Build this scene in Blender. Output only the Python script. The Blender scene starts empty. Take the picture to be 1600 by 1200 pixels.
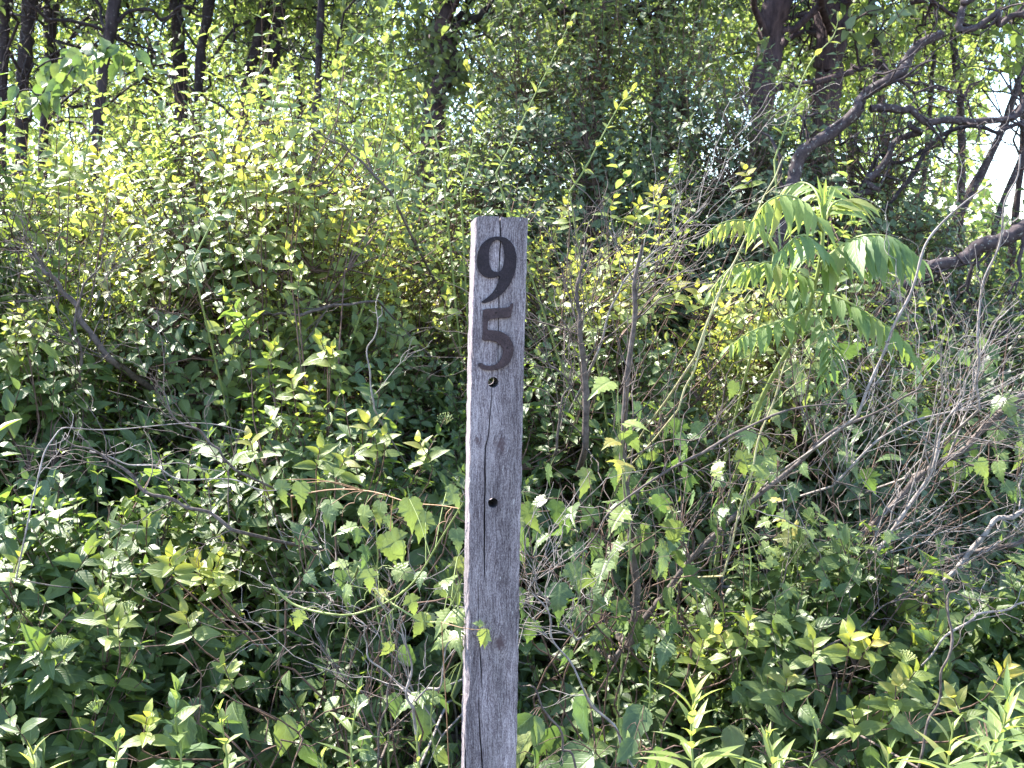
import bpy, bmesh, math, random
import numpy as np
from mathutils import Matrix, Vector

random.seed(95)
RNG = np.random.default_rng(95)
SC = bpy.context.scene
COL = SC.collection
PI = math.pi

# ------------------------------------------------------------------ camera, sky, sun, exposure
F = 1716.0                      # focal length in pixels of the 1600 px wide frame
PITCH = math.radians(6.6)
CAM_Z = 1.45
cam = bpy.data.cameras.new('camera')
cam.sensor_width = 36.0
cam.lens = 36.0 * F / 1600.0
cam.clip_start = 0.05
cam.clip_end = 2000
cam.dof.use_dof = True
cam.dof.focus_distance = 2.1
cam.dof.aperture_fstop = 14.0
cam_ob = bpy.data.objects.new('camera', cam)
cam_ob.location = (0, 0, CAM_Z)
cam_ob.rotation_euler = (math.radians(90) - PITCH, 0, 0)
COL.objects.link(cam_ob)
SC.camera = cam_ob

SUN_EL = math.radians(50)
SUN_DIR = Vector((-math.cos(math.radians(38)) * math.cos(SUN_EL),
                  math.sin(math.radians(38)) * math.cos(SUN_EL), math.sin(SUN_EL)))
world = bpy.data.worlds.new('World')
SC.world = world
world.use_nodes = True
wn = world.node_tree
wn.nodes.clear()
w_out = wn.nodes.new('ShaderNodeOutputWorld')
w_bg = wn.nodes.new('ShaderNodeBackground')
w_sky = wn.nodes.new('ShaderNodeTexSky')
w_sky.sky_type = 'NISHITA'
w_sky.sun_disc = False
w_sky.sun_elevation = SUN_EL
w_sky.sun_rotation = math.atan2(SUN_DIR.x, SUN_DIR.y)
w_sky.air_density = 1.0
w_sky.altitude = 600
w_sky.dust_density = 0.3
w_sky.ozone_density = 1.0
w_bg.inputs['Strength'].default_value = 0.15
wn.links.new(w_sky.outputs[0], w_bg.inputs['Color'])
wn.links.new(w_bg.outputs[0], w_out.inputs['Surface'])

sun = bpy.data.lights.new('sun', 'SUN')
sun.energy = 5.0
sun.angle = math.radians(0.5)
sun.color = (1.0, 0.95, 0.86)
sun_ob = bpy.data.objects.new('sun', sun)
sun_ob.rotation_euler = SUN_DIR.to_track_quat('Z', 'Y').to_euler()
sun_ob.location = (-6, 6, 12)
COL.objects.link(sun_ob)

SC.view_settings.view_transform = 'Standard'
SC.view_settings.look = 'None'
SC.view_settings.gamma = 1.0
SC.view_settings.exposure = 2.42
SC.view_settings.use_curve_mapping = False
SC.cycles.max_bounces = 12
SC.cycles.diffuse_bounces = 8
SC.cycles.transmission_bounces = 8
SC.cycles.use_denoising = True

CP, SP = math.cos(PITCH), math.sin(PITCH)


def at(px, py, y):
    """World point seen at pixel (px,py) of the 1600x1200 photo, at world distance y."""
    cx, cy = (px - 800) / F, (600 - py) / F
    dx, dy, dz = cx, CP + cy * SP, -SP + cy * CP
    k = y / dy
    return Vector((dx * k, y, CAM_Z + dz * k))


def project(P):
    """Pixel positions (N,2) and depth (N,) of points (N,3)."""
    q = P - np.array([0, 0, CAM_Z])
    depth = q[:, 1] * CP - q[:, 2] * SP
    up = q[:, 1] * SP + q[:, 2] * CP
    d = np.maximum(depth, 1e-3)
    return np.stack([800 + F * q[:, 0] / d, 600 - F * up / d], 1), depth


# ------------------------------------------------------------------ materials
def new_mat(name):
    m = bpy.data.materials.new(name)
    m.use_nodes = True
    nt = m.node_tree
    nt.nodes.clear()
    return m, nt, nt.nodes, nt.links


def N(nodes, t, **kw):
    n = nodes.new(t)
    for k, v in kw.items():
        if k in n.inputs:
            n.inputs[k].default_value = v
        else:
            setattr(n, k, v)
    return n


def ramp(nodes, stops):
    r = nodes.new('ShaderNodeValToRGB')
    e = r.color_ramp.elements
    while len(e) < len(stops):
        e.new(0.5)
    for i, (p, c) in enumerate(stops):
        e[i].position = p
        e[i].color = (*c, 1)
    return r


def leaf_mat(name, dark, light, young, trans_dark, trans_young, under=1.5, rough=0.42, mix=0.42, spec=0.5, vein=1.0):
    m, nt, nd, lk = new_mat(name)
    out = N(nd, 'ShaderNodeOutputMaterial')
    att = N(nd, 'ShaderNodeAttribute', attribute_name='leafcol')
    sep = N(nd, 'ShaderNodeSeparateColor')
    lk.new(att.outputs['Color'], sep.inputs[0])
    base = ramp(nd, [(0.0, dark), (0.6, tuple((a + b) / 2 for a, b in zip(dark, light))), (1.0, light)])
    lk.new(sep.outputs[0], base.inputs[0])
    yng = ramp(nd, [(0.0, young), (0.72, young), (0.9, tuple(0.6 * a + 0.4 * b for a, b in zip(young, (0.45, 0.22, 0.06)))), (1.0, (0.36, 0.13, 0.06))])
    lk.new(sep.outputs[0], yng.inputs[0])
    mx = N(nd, 'ShaderNodeMix', data_type='RGBA')
    lk.new(sep.outputs[1], mx.inputs[0])
    lk.new(base.outputs[0], mx.inputs[6])
    lk.new(yng.outputs[0], mx.inputs[7])
    # veins from the leaf's own coordinates
    uv = N(nd, 'ShaderNodeUVMap', uv_map='leaf')
    sx = N(nd, 'ShaderNodeSeparateXYZ')
    lk.new(uv.outputs[0], sx.inputs[0])
    ax = N(nd, 'ShaderNodeMath', operation='ABSOLUTE')
    lk.new(sx.outputs[0], ax.inputs[0])
    rib = N(nd, 'ShaderNodeMapRange', interpolation_type='SMOOTHSTEP')
    rib.inputs[1].default_value = 0.0
    rib.inputs[2].default_value = 0.13
    rib.inputs[3].default_value = 1.0
    rib.inputs[4].default_value = 0.0
    lk.new(ax.outputs[0], rib.inputs[0])
    ph = N(nd, 'ShaderNodeMath', operation='MULTIPLY_ADD')
    lk.new(ax.outputs[0], ph.inputs[0])
    ph.inputs[1].default_value = -0.32
    lk.new(sx.outputs[1], ph.inputs[2])
    sn = N(nd, 'ShaderNodeMath', operation='MULTIPLY')
    lk.new(ph.outputs[0], sn.inputs[0])
    sn.inputs[1].default_value = 46.0
    si = N(nd, 'ShaderNodeMath', operation='SINE')
    lk.new(sn.outputs[0], si.inputs[0])
    sp = N(nd, 'ShaderNodeMapRange')
    sp.inputs[1].default_value = 0.7
    sp.inputs[2].default_value = 1.0
    lk.new(si.outputs[0], sp.inputs[0])
    add = N(nd, 'ShaderNodeMath', operation='MULTIPLY_ADD')
    lk.new(sp.outputs[0], add.inputs[0])
    add.inputs[1].default_value = 0.45
    lk.new(rib.outputs[0], add.inputs[2])
    amt = N(nd, 'ShaderNodeMath', operation='MULTIPLY')
    lk.new(add.outputs[0], amt.inputs[0])
    amt.inputs[1].default_value = 0.45 * vein
    geo = N(nd, 'ShaderNodeNewGeometry')
    nz = N(nd, 'ShaderNodeTexNoise', Scale=55.0, Detail=3.0)
    lk.new(geo.outputs['Position'], nz.inputs['Vector'])
    nr = N(nd, 'ShaderNodeMapRange')
    nr.inputs[3].default_value = 0.72
    nr.inputs[4].default_value = 1.28
    lk.new(nz.outputs[0], nr.inputs[0])
    hv = N(nd, 'ShaderNodeHueSaturation')
    lk.new(mx.outputs[2], hv.inputs['Color'])
    lk.new(nr.outputs[0], hv.inputs['Value'])
    vmx = N(nd, 'ShaderNodeMix', data_type='RGBA')
    lk.new(amt.outputs[0], vmx.inputs[0])
    lk.new(hv.outputs[0], vmx.inputs[6])
    vmx.inputs[7].default_value = (min(1, light[0] * 1.9), min(1, light[1] * 1.7), min(1, light[2] * 1.6), 1)
    # paler underside
    un = N(nd, 'ShaderNodeMix', data_type='RGBA', blend_type='MIX')
    g2 = N(nd, 'ShaderNodeMath', operation='MULTIPLY')
    lk.new(geo.outputs['Backfacing'], g2.inputs[0])
    g2.inputs[1].default_value = 0.5
    lk.new(g2.outputs[0], un.inputs[0])
    lk.new(vmx.outputs[2], un.inputs[6])
    un.inputs[7].default_value = (light[0] * under, light[1] * under, light[2] * under * 1.2, 1)
    pb = N(nd, 'ShaderNodeBsdfPrincipled', Roughness=rough)
    pb.inputs['Specular IOR Level'].default_value = spec
    lk.new(un.outputs[2], pb.inputs['Base Color'])
    bmp = N(nd, 'ShaderNodeBump', Strength=0.35, Distance=0.002)
    bmp.invert = True
    lk.new(add.outputs[0], bmp.inputs['Height'])
    lk.new(bmp.outputs[0], pb.inputs['Normal'])
    tr = N(nd, 'ShaderNodeBsdfTranslucent')
    tm = N(nd, 'ShaderNodeMix', data_type='RGBA')
    lk.new(sep.outputs[1], tm.inputs[0])
    tm.inputs[6].default_value = (*trans_dark, 1)
    tm.inputs[7].default_value = (*trans_young, 1)
    hv2 = N(nd, 'ShaderNodeHueSaturation')
    lk.new(tm.outputs[2], hv2.inputs['Color'])
    lk.new(nr.outputs[0], hv2.inputs['Value'])
    lk.new(hv2.outputs[0], tr.inputs['Color'])
    ms = N(nd, 'ShaderNodeMixShader')
    ms.inputs[0].default_value = mix
    lk.new(pb.outputs[0], ms.inputs[1])
    lk.new(tr.outputs[0], ms.inputs[2])
    lk.new(ms.outputs[0], out.inputs['Surface'])
    return m


def bark_mat(name, c0, c1, scale=18.0, stretch=0.25, bump=0.6, rough=0.85, lichen=None, dist=0.01):
    m, nt, nd, lk = new_mat(name)
    out = N(nd, 'ShaderNodeOutputMaterial')
    tc = N(nd, 'ShaderNodeTexCoord')
    mp = N(nd, 'ShaderNodeMapping')
    mp.inputs['Scale'].default_value = (1, 1, stretch)
    lk.new(tc.outputs['Object'], mp.inputs[0])
    nz = N(nd, 'ShaderNodeTexNoise', Scale=scale, Detail=6.0, Roughness=0.65)
    lk.new(mp.outputs[0], nz.inputs['Vector'])
    r = ramp(nd, [(0.3, c0), (0.72, c1)])
    lk.new(nz.outputs[0], r.inputs[0])
    col = r.outputs[0]
    if lichen:
        n2 = N(nd, 'ShaderNodeTexNoise', Scale=scale * 1.6, Detail=5.0)
        lk.new(tc.outputs['Object'], n2.inputs['Vector'])
        r2 = ramp(nd, [(0.60, (0, 0, 0)), (0.70, (1, 1, 1))])
        lk.new(n2.outputs[0], r2.inputs[0])
        mx = N(nd, 'ShaderNodeMix', data_type='RGBA')
        lk.new(r2.outputs[0], mx.inputs[0])
        lk.new(col, mx.inputs[6])
        mx.inputs[7].default_value = (*lichen, 1)
        col = mx.outputs[2]
    pb = N(nd, 'ShaderNodeBsdfPrincipled', Roughness=rough)
    pb.inputs['Specular IOR Level'].default_value = 0.25
    lk.new(col, pb.inputs['Base Color'])
    b = N(nd, 'ShaderNodeBump', Strength=bump, Distance=dist)
    lk.new(nz.outputs[0], b.inputs['Height'])
    lk.new(b.outputs[0], pb.inputs['Normal'])
    lk.new(pb.outputs[0], out.inputs['Surface'])
    return m


M = {}
M['dogwood'] = leaf_mat('dogwood leaf', (0.048, 0.080, 0.028), (0.110, 0.160, 0.055), (0.27, 0.31, 0.050), (0.21, 0.32, 0.045), (0.58, 0.56, 0.06), under=1.4, rough=0.42, mix=0.40)
M['honeysuckle'] = leaf_mat('honeysuckle leaf', (0.058, 0.100, 0.042), (0.145, 0.205, 0.090), (0.32, 0.35, 0.07), (0.28, 0.37, 0.075), (0.66, 0.62, 0.07), under=1.5, rough=0.36, mix=0.44, spec=0.6)
M['creeper'] = leaf_mat('climber leaf', (0.052, 0.078, 0.040), (0.125, 0.165, 0.080), (0.22, 0.26, 0.08), (0.18, 0.26, 0.06), (0.46, 0.46, 0.08), under=1.5, rough=0.42, mix=0.38)
M['canopy'] = leaf_mat('tree leaf', (0.050, 0.085, 0.036), (0.115, 0.165, 0.065), (0.21, 0.28, 0.07), (0.30, 0.40, 0.08), (0.54, 0.58, 0.10), under=1.5, rough=0.42, mix=0.54, vein=0.4)
M['lobed'] = leaf_mat('lobed vine leaf', (0.055, 0.090, 0.034), (0.11, 0.16, 0.058), (0.24, 0.29, 0.08), (0.16, 0.26, 0.05), (0.44, 0.46, 0.09), under=1.6, rough=0.40, mix=0.34)
M['sumac'] = leaf_mat('sumac leaf', (0.075, 0.135, 0.045), (0.135, 0.205, 0.070), (0.23, 0.30, 0.08), (0.28, 0.39, 0.07), (0.48, 0.54, 0.10), under=1.5, rough=0.5, mix=0.42)
M['goldenrod'] = leaf_mat('goldenrod leaf', (0.060, 0.110, 0.045), (0.12, 0.19, 0.075), (0.32, 0.36, 0.10), (0.24, 0.38, 0.07), (0.62, 0.62, 0.10), under=1.6, rough=0.42, mix=0.4, vein=0.6)
M['straw'] = bark_mat('straw coloured stalk', (0.24, 0.21, 0.10), (0.46, 0.42, 0.24), scale=60, stretch=1, bump=0.2, rough=0.6, dist=0.001)
M['bark_dark'] = bark_mat('dark tree bark', (0.012, 0.008, 0.010), (0.060, 0.044, 0.048), scale=26, lichen=(0.12, 0.11, 0.11), dist=0.02)
M['bark_ridge'] = bark_mat('ridged purple brown bark', (0.018, 0.011, 0.014), (0.105, 0.068, 0.072), scale=34, bump=0.8, dist=0.02)
M['bark_lichen'] = bark_mat('lichened branch bark', (0.022, 0.015, 0.017), (0.085, 0.062, 0.064), scale=45, stretch=1, lichen=(0.26, 0.25, 0.23), dist=0.006)
M['shrub_stem'] = bark_mat('brown shrub stem', (0.045, 0.026, 0.02), (0.17, 0.11, 0.085), scale=80, stretch=1, dist=0.002)
M['green_stem'] = bark_mat('green young stem', (0.13, 0.17, 0.05), (0.25, 0.29, 0.10), scale=60, stretch=1, bump=0.2, rough=0.55, dist=0.001)
M['red_stem'] = bark_mat('reddish vine stem', (0.20, 0.10, 0.06), (0.34, 0.22, 0.12), scale=60, stretch=1, bump=0.2, rough=0.55, dist=0.001)
M['dead_wood'] = bark_mat('grey dead twig', (0.10, 0.080, 0.075), (0.34, 0.30, 0.28), scale=60, stretch=1, bump=0.4, dist=0.002)
M['dead_brown'] = bark_mat('brown dead branch', (0.036, 0.026, 0.024), (0.17, 0.135, 0.12), scale=60, stretch=1, bump=0.5, dist=0.003)
M['flower'] = bark_mat('greenish cream flower bud', (0.26, 0.32, 0.10), (0.48, 0.50, 0.22), scale=200, stretch=1, bump=0.2, dist=0.001)


# ------------------------------------------------------------------ object helpers
def empty(name, loc, label=None, cat=None, group=None, kind=None):
    o = bpy.data.objects.new(name, None)
    o.empty_display_size = 0.1
    o.location = loc
    COL.objects.link(o)
    if label:
        o['label'] = label
    if cat:
        o['category'] = cat
    if group:
        o['group'] = group
    if kind:
        o['kind'] = kind
    return o


def link(name, me, parent=None, mat=None, kind=None, loc=None):
    """Mesh vertices are given in world space; a child keeps them by subtracting its parent's place."""
    o = bpy.data.objects.new(name, me)
    if mat is not None and not me.materials:
        me.materials.append(mat)
    COL.objects.link(o)
    if parent is not None:
        o.parent = parent
        wl = parent_loc(parent)
        o.location = -wl
    if kind:
        o['kind'] = kind
    return o


def parent_loc(p):
    v = Vector((0, 0, 0))
    while p is not None:
        v = v + p.location
        p = p.parent
    return v


def np_mesh(name, V, Tr, uv=None, colr=None, smooth=True):
    me = bpy.data.meshes.new(name)
    V = np.ascontiguousarray(V, dtype=np.float32)
    Tr = np.ascontiguousarray(Tr, dtype=np.int32)
    k = Tr.shape[1]
    me.vertices.add(len(V))
    me.vertices.foreach_set('co', V.ravel())
    me.loops.add(Tr.size)
    me.loops.foreach_set('vertex_index', Tr.ravel())
    me.polygons.add(len(Tr))
    me.polygons.foreach_set('loop_start', np.arange(len(Tr), dtype=np.int32) * k)
    me.polygons.foreach_set('loop_total', np.full(len(Tr), k, dtype=np.int32))
    if smooth:
        me.polygons.foreach_set('use_smooth', np.ones(len(Tr), dtype=bool))
    if uv is not None:
        l = me.uv_layers.new(name='leaf')
        l.data.foreach_set('uv', np.ascontiguousarray(uv[Tr.ravel()], dtype=np.float32).ravel())
    if colr is not None:
        a = me.attributes.new('leafcol', 'FLOAT_COLOR', 'POINT')
        a.data.foreach_set('color', np.ascontiguousarray(colr, dtype=np.float32).ravel())
    me.update()
    me.validate()
    return me


def unit(a):
    return a / np.maximum(np.linalg.norm(a, axis=-1, keepdims=True), 1e-9)


# ---- leaf shapes: along +Y, length 1, face up +Z
def blade(W, ts, prof, fold=0.35, curl=0.25, wave=0.0, serr=0.0):
    V, UV, T = [], [], []
    V.append((0, 0, 0)); UV.append((0, 0))
    rows = []
    for i, t in enumerate(ts):
        w = W * prof(t) * (1 + (serr if i % 2 else -serr))
        z = -curl * t * t
        wv = wave * math.sin(t * 14)
        rows.append(len(V))
        V += [(-w, t, z + fold * w + wv * w), (0, t, z), (w, t, z + fold * w - wv * w)]
        UV += [(-1, t), (0, t), (1, t)]
    tip = len(V)
    V.append((0, 1, -curl)); UV.append((0, 1))
    a = rows[0]
    T += [(0, a + 1, a), (0, a + 2, a + 1)]
    for a, b in zip(rows[:-1], rows[1:]):
        T += [(a, a + 1, b + 1), (a, b + 1, b), (a + 1, a + 2, b + 2), (a + 1, b + 2, b + 1)]
    a = rows[-1]
    T += [(a, a + 1, tip), (a + 1, a + 2, tip)]
    return np.array(V, float), np.array(T, int), np.array(UV, float)


def ovate(t):
    return math.sin(PI * min(1, t ** 0.78)) ** 0.9 * (1 - 0.25 * t)


def elliptic(t):
    return math.sin(PI * t ** 0.95) ** 0.85


def lance(t):
    return math.sin(PI * t ** 0.72) ** 1.1


def lobed_shape(half, cup=0.35, seed=0):
    r = np.random.default_rng(seed)
    right = half
    left = [(-x, y) for x, y in half[::-1]]
    out = right + left[1:-1]
    V = [(0, 0.0, 0), (0, 0.32, 0.0), (0, 0.62, -0.05)]
    UV = [(0, 0), (0, 0.32), (0, 0.62)]
    T = []
    ids = []
    for x, y in out:
        if (x, y) == (0, 0):
            ids.append(0)
            continue
        ids.append(len(V))
        V.append((x, y, -cup * (x * x * 1.2 + max(0, y - 0.2) ** 2 * 0.9) + abs(x) * 0.22 + r.uniform(-.018, .018)))
        UV.append((x * 2, y))
    n = len(ids)
    for i in range(n):
        a, b = ids[i], ids[(i + 1) % n]
        ya = (V[a][1] + V[b][1]) / 2
        c = 2 if ya > 0.58 else 1
        if a != c and b != c:
            T.append((c, a, b))
    # close the gap between the two fan centres
    up = [i for i in range(n)]
    for i in range(n):
        a, b = ids[i], ids[(i + 1) % n]
    for sgn in (1, -1):
        cand = [i for i in ids if V[i][0] * sgn > 0]
        srt = sorted(cand, key=lambda i: abs(V[i][1] - 0.58))
        k = srt[0]
    # edge switches
    for i in range(n):
        p, q, s = ids[i - 1], ids[i], ids[(i + 1) % n]
        c1 = 2 if (V[p][1] + V[q][1]) / 2 > 0.58 else 1
        c2 = 2 if (V[q][1] + V[s][1]) / 2 > 0.58 else 1
        if c1 != c2:
            T.append((c1, q, c2))
    # petiole
    b0 = len(V)
    V += [(-0.012, -0.4, -0.12), (0.012, -0.4, -0.12), (0.012, 0.02, 0), (-0.012, 0.02, 0)]
    UV += [(0, 0)] * 4
    T += [(b0, b0 + 1, b0 + 2), (b0, b0 + 2, b0 + 3)]
    V = np.array(V, float)
    T = np.array(T, int)
    nrm = np.cross(V[T[:, 1]] - V[T[:, 0]], V[T[:, 2]] - V[T[:, 0]])
    flip = nrm[:, 2] < 0
    T[flip] = T[flip][:, ::-1]
    return V, T, np.array(UV, float)


H3 = [(0, 0), (.08, -.05), (.19, -.04), (.27, .05), (.25, .10), (.36, .13), (.35, .20), (.50, .31), (.36, .34), (.34, .38), (.20, .41), (.27, .49), (.21, .54), (.25, .63), (.16, .68), (.17, .77), (.08, .85), (0, 1.12)]
HG = [(0, 0), (.08, -.07), (.19, -.07), (.26, 0), (.33, .04), (.32, .12), (.39, .18), (.34, .25), (.40, .36), (.29, .38), (.30, .48), (.20, .50), (.24, .60), (.14, .66), (.15, .76), (.07, .84), (0, 1.1)]
MAPLE = [(0, 0), (.10, -.02), (.22, -.10), (.38, -.08), (.30, .06), (.42, .10), (.60, .22), (.50, .30), (.52, .42), (.36, .42), (.24, .44), (.26, .60), (.30, .70), (.16, .76), (.10, .88), (0, 1.05)]

SH = {}
t6 = [.08, .22, .38, .55, .72, .88]
t4 = [.12, .38, .66, .88]
t3 = [.2, .5, .8]
SH['dogwood'] = [blade(.27, t6, ovate, .30, .30, .05), blade(.30, t6, ovate, .12, .42, .10), blade(.25, t6, ovate, .5, .16, .06)]
t2 = [.3, .7]
SH['dogwood_low'] = [blade(.28, [.2, .5, .82], ovate, .3, .3), blade(.27, [.2, .5, .82], ovate, .5, .15)]
SH['honeysuckle'] = [blade(.27, t4, elliptic, .35, .18, .05), blade(.24, t4, elliptic, .15, .3, .1), blade(.29, t4, elliptic, .5, .1)]
SH['honeysuckle_low'] = [blade(.30, t2, elliptic, .3, .2), blade(.28, t2, elliptic, .5, .1)]
SH['creeper_low'] = [blade(.32, t2, ovate, .2, .25), blade(.36, t2, ovate, .35, .3)]
SH['canopy_low'] = [blade(.30, [.28, .68], ovate, .3, .25), blade(.26, [.3, .7], elliptic, .5, .3)]
SH['far_low'] = [blade(.32, [.42], elliptic, .3, .25), blade(.27, [.42], elliptic, .5, .3)]
SH['goldenrod'] = [blade(.10, t6, lance, .4, .35), blade(.09, t6, lance, .3, .12), blade(.105, t6, lance, .5, .55)]
SH['sumac'] = [blade(.145, [.05, .14, .23, .32, .41, .5, .59, .68, .77, .86, .94], lance, .3, .22, 0, .07), blade(.13, [.05, .14, .23, .32, .41, .5, .59, .68, .77, .86, .94], lance, .5, .4, 0, .07)]
SH['sumac_narrow'] = [blade(.09, [.1, .3, .5, .7, .9], lance, .5, -.1)]
SH['raspberry'] = [blade(.33, [.05, .14, .23, .32, .41, .5, .59, .68, .77, .86, .94], ovate, .3, .3, .05, .06)]
SH['lobed'] = [lobed_shape(H3, .4, 1), lobed_shape(HG, .5, 2), lobed_shape(H3, .8, 3)]
SH['maple'] = [lobed_shape(MAPLE, .4, 4)]
SH['grass'] = [blade(.018, t6, lance, .5, .5), blade(.022, t6, lance, .5, .2)]
SH['cleavers'] = [blade(.12, t3, elliptic, .2, .1)]


class Leaves:
    """Collects leaves: place, axis, face normal, length, random tone, youth."""
    def __init__(self):
        self.P, self.D, self.Nn, self.S, self.R, self.Y = [], [], [], [], [], []

    def add(self, P, D, Nn, S, Y, R=None):
        n = len(P)
        self.P.append(np.asarray(P, float)); self.D.append(np.asarray(D, float)); self.Nn.append(np.asarray(Nn, float))
        self.S.append(np.broadcast_to(S, (n,)).astype(float)); self.Y.append(np.broadcast_to(Y, (n,)).astype(float))
        self.R.append(RNG.random(n) if R is None else np.broadcast_to(R, (n,)).astype(float))

    def arrays(self):
        P = np.concatenate(self.P); D = unit(np.concatenate(self.D)); Nn = np.concatenate(self.Nn)
        X = unit(np.cross(D, Nn)); Z = np.cross(X, D)
        return P, X, D, Z, np.concatenate(self.S), np.concatenate(self.R), np.concatenate(self.Y)


def joined(name, shapes, arr, sel, mat, parent, kind='stuff'):
    P, X, D, Z, S, R, Y = [a[sel] for a in arr]
    if len(P) == 0:
        return None
    which = RNG.integers(0, len(shapes), len(P))
    VV, TT, UU, CC = [], [], [], []
    off = 0
    for k, (v, t, uv) in enumerate(shapes):
        m = which == k
        n = int(m.sum())
        if n == 0:
            continue
        s = S[m][:, None, None]
        w = RNG.uniform(.85, 1.15, n)[:, None, None]
        V = P[m][:, None] + s * (w * v[None, :, 0:1] * X[m][:, None] + v[None, :, 1:2] * D[m][:, None] + v[None, :, 2:3] * Z[m][:, None])
        VV.append(V.reshape(-1, 3))
        TT.append((t[None] + off + (np.arange(n) * len(v))[:, None, None]).reshape(-1, 3))
        UU.append(np.tile(uv, (n, 1)))
        c = np.stack([R[m], Y[m], np.zeros(n), np.ones(n)], 1)
        CC.append(np.repeat(c, len(v), 0))
        off += n * len(v)
    me = np_mesh(name, np.concatenate(VV), np.concatenate(TT), np.concatenate(UU), np.concatenate(CC))
    return link(name, me, parent, mat, kind)


_variants = {}


def leaf_variant(key, mat, ri, yi):
    k = (key, mat.name, ri, yi)
    if k not in _variants:
        shapes = SH[key]
        v, t, uv = shapes[(ri + yi) % len(shapes)]
        c = np.tile(np.array([[(ri + .5) / 5, yi / 4, 0, 1]]), (len(v), 1))
        me = np_mesh('leaf', v, t, uv, c)
        me.materials.append(mat)
        _variants[k] = me
    return _variants[k]


def leaf_objects(name, key, mat, arr, idx, parent):
    P, X, D, Z, S, R, Y = arr
    base = parent_loc(parent)
    for i in idx:
        me = leaf_variant(key, mat, min(4, int(R[i] * 5)), min(4, int(round(Y[i] * 4))))
        o = bpy.data.objects.new(name, me)
        s = S[i]
        p = P[i]
        o.matrix_basis = Matrix(((X[i, 0] * s, D[i, 0] * s, Z[i, 0] * s, p[0] - base.x),
                                 (X[i, 1] * s, D[i, 1] * s, Z[i, 1] * s, p[1] - base.y),
                                 (X[i, 2] * s, D[i, 2] * s, Z[i, 2] * s, p[2] - base.z), (0, 0, 0, 1)))
        COL.objects.link(o)
        o.parent = parent


def finish_leaves(L, key, low, mat, root, nobj):
    arr = L.arrays()
    pix, dep = project(arr[0])
    size = arr[4] / dep
    inside = (pix[:, 0] > 5) & (pix[:, 0] < 1595) & (pix[:, 1] > 5) & (pix[:, 1] < 1195) & (dep > .3)
    behind_post = (pix[:, 0] > 735) & (pix[:, 0] < 808) & (pix[:, 1] > 345)
    score = np.where(inside & ~behind_post, size, 0)
    order = np.argsort(-score)
    n = min(nobj, int((score > 0).sum()))
    top = order[:n]
    leaf_objects('leaf', key, mat, arr, top, root)
    rest = np.ones(len(size), bool)
    rest[top] = False
    joined('foliage', SH[low], arr, rest, mat, root)


def wanted(P, margin=260, keep=.12):
    """Leaves well outside the picture are thinned out."""
    pix, dep = project(P)
    far = (pix[:, 0] < -margin) | (pix[:, 0] > 1600 + margin) | (pix[:, 1] < -margin * 1.3) | (pix[:, 1] > 1200 + margin) | (dep < .3)
    return ~far | (RNG.random(len(P)) < keep)


# ---- tubes
def tube_mesh(name, lines, radii, sides=5, cap=False):
    """lines: list of (K,3) arrays, radii: list of (K,)"""
    VV, QQ = [], []
    off = 0
    bylen = {}
    for l, r in zip(lines, radii):
        bylen.setdefault(len(l), []).append((l, r))
    for K, items in bylen.items():
        Lx = np.array([i[0] for i in items], float)
        Rr = np.array([i[1] for i in items], float)
        n = len(Lx)
        T = np.gradient(Lx, axis=1)
        T = unit(T)
        ref = np.where(np.abs(T[:, :1, 2:3]) > .8, np.array([[[1., 0, 0]]]), np.array([[[0, 0, 1.]]]))
        U = unit(np.cross(T, np.broadcast_to(ref, T.shape)))
        W = np.cross(T, U)
        a = np.arange(sides) * 2 * PI / sides
        V = Lx[:, :, None] + Rr[:, :, None, None] * (np.cos(a)[None, None, :, None] * U[:, :, None] + np.sin(a)[None, None, :, None] * W[:, :, None])
        VV.append(V.reshape(-1, 3))
        j = np.arange(sides)
        j2 = (j + 1) % sides
        k = np.arange(K - 1)
        q = np.stack([k[:, None] * sides + j, k[:, None] * sides + j2, (k[:, None] + 1) * sides + j2, (k[:, None] + 1) * sides + j], -1).reshape(-1, 4)
        Q = (q[None] + (np.arange(n) * K * sides)[:, None, None] + off).reshape(-1, 4)
        QQ.append(Q)
        off += n * K * sides
    return np_mesh(name, np.concatenate(VV), np.concatenate(QQ))


def smooth_line(pts, n):
    """Catmull-Rom through the points."""
    P = np.array([tuple(p) for p in pts], float)
    if len(P) == 2:
        t = np.linspace(0, 1, n)[:, None]
        return P[0] * (1 - t) + P[1] * t
    Q = np.vstack([2 * P[0] - P[1], P, 2 * P[-1] - P[-2]])
    out = []
    for u in np.linspace(0, len(P) - 1 - 1e-6, n):
        i = int(u); t = u - i
        p0, p1, p2, p3 = Q[i:i + 4]
        out.append(.5 * ((2 * p1) + (-p0 + p2) * t + (2 * p0 - 5 * p1 + 4 * p2 - p3) * t * t + (-p0 + 3 * p1 - 3 * p2 + p3) * t ** 3))
    return np.array(out)


def wobble(line, amp, freq=3.0, rng=RNG):
    n = len(line)
    t = np.linspace(0, 1, n)[:, None]
    o = np.zeros((n, 3))
    for k in range(1, 4):
        o += rng.normal(0, 1, 3) / k * np.sin(t * freq * k * PI + rng.uniform(0, 6, 3))
    return line + amp * (o - o[0]) * np.minimum(1, t * 4)


def rand_unit(n, rng=RNG):
    return unit(rng.normal(size=(n, 3)))


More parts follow.
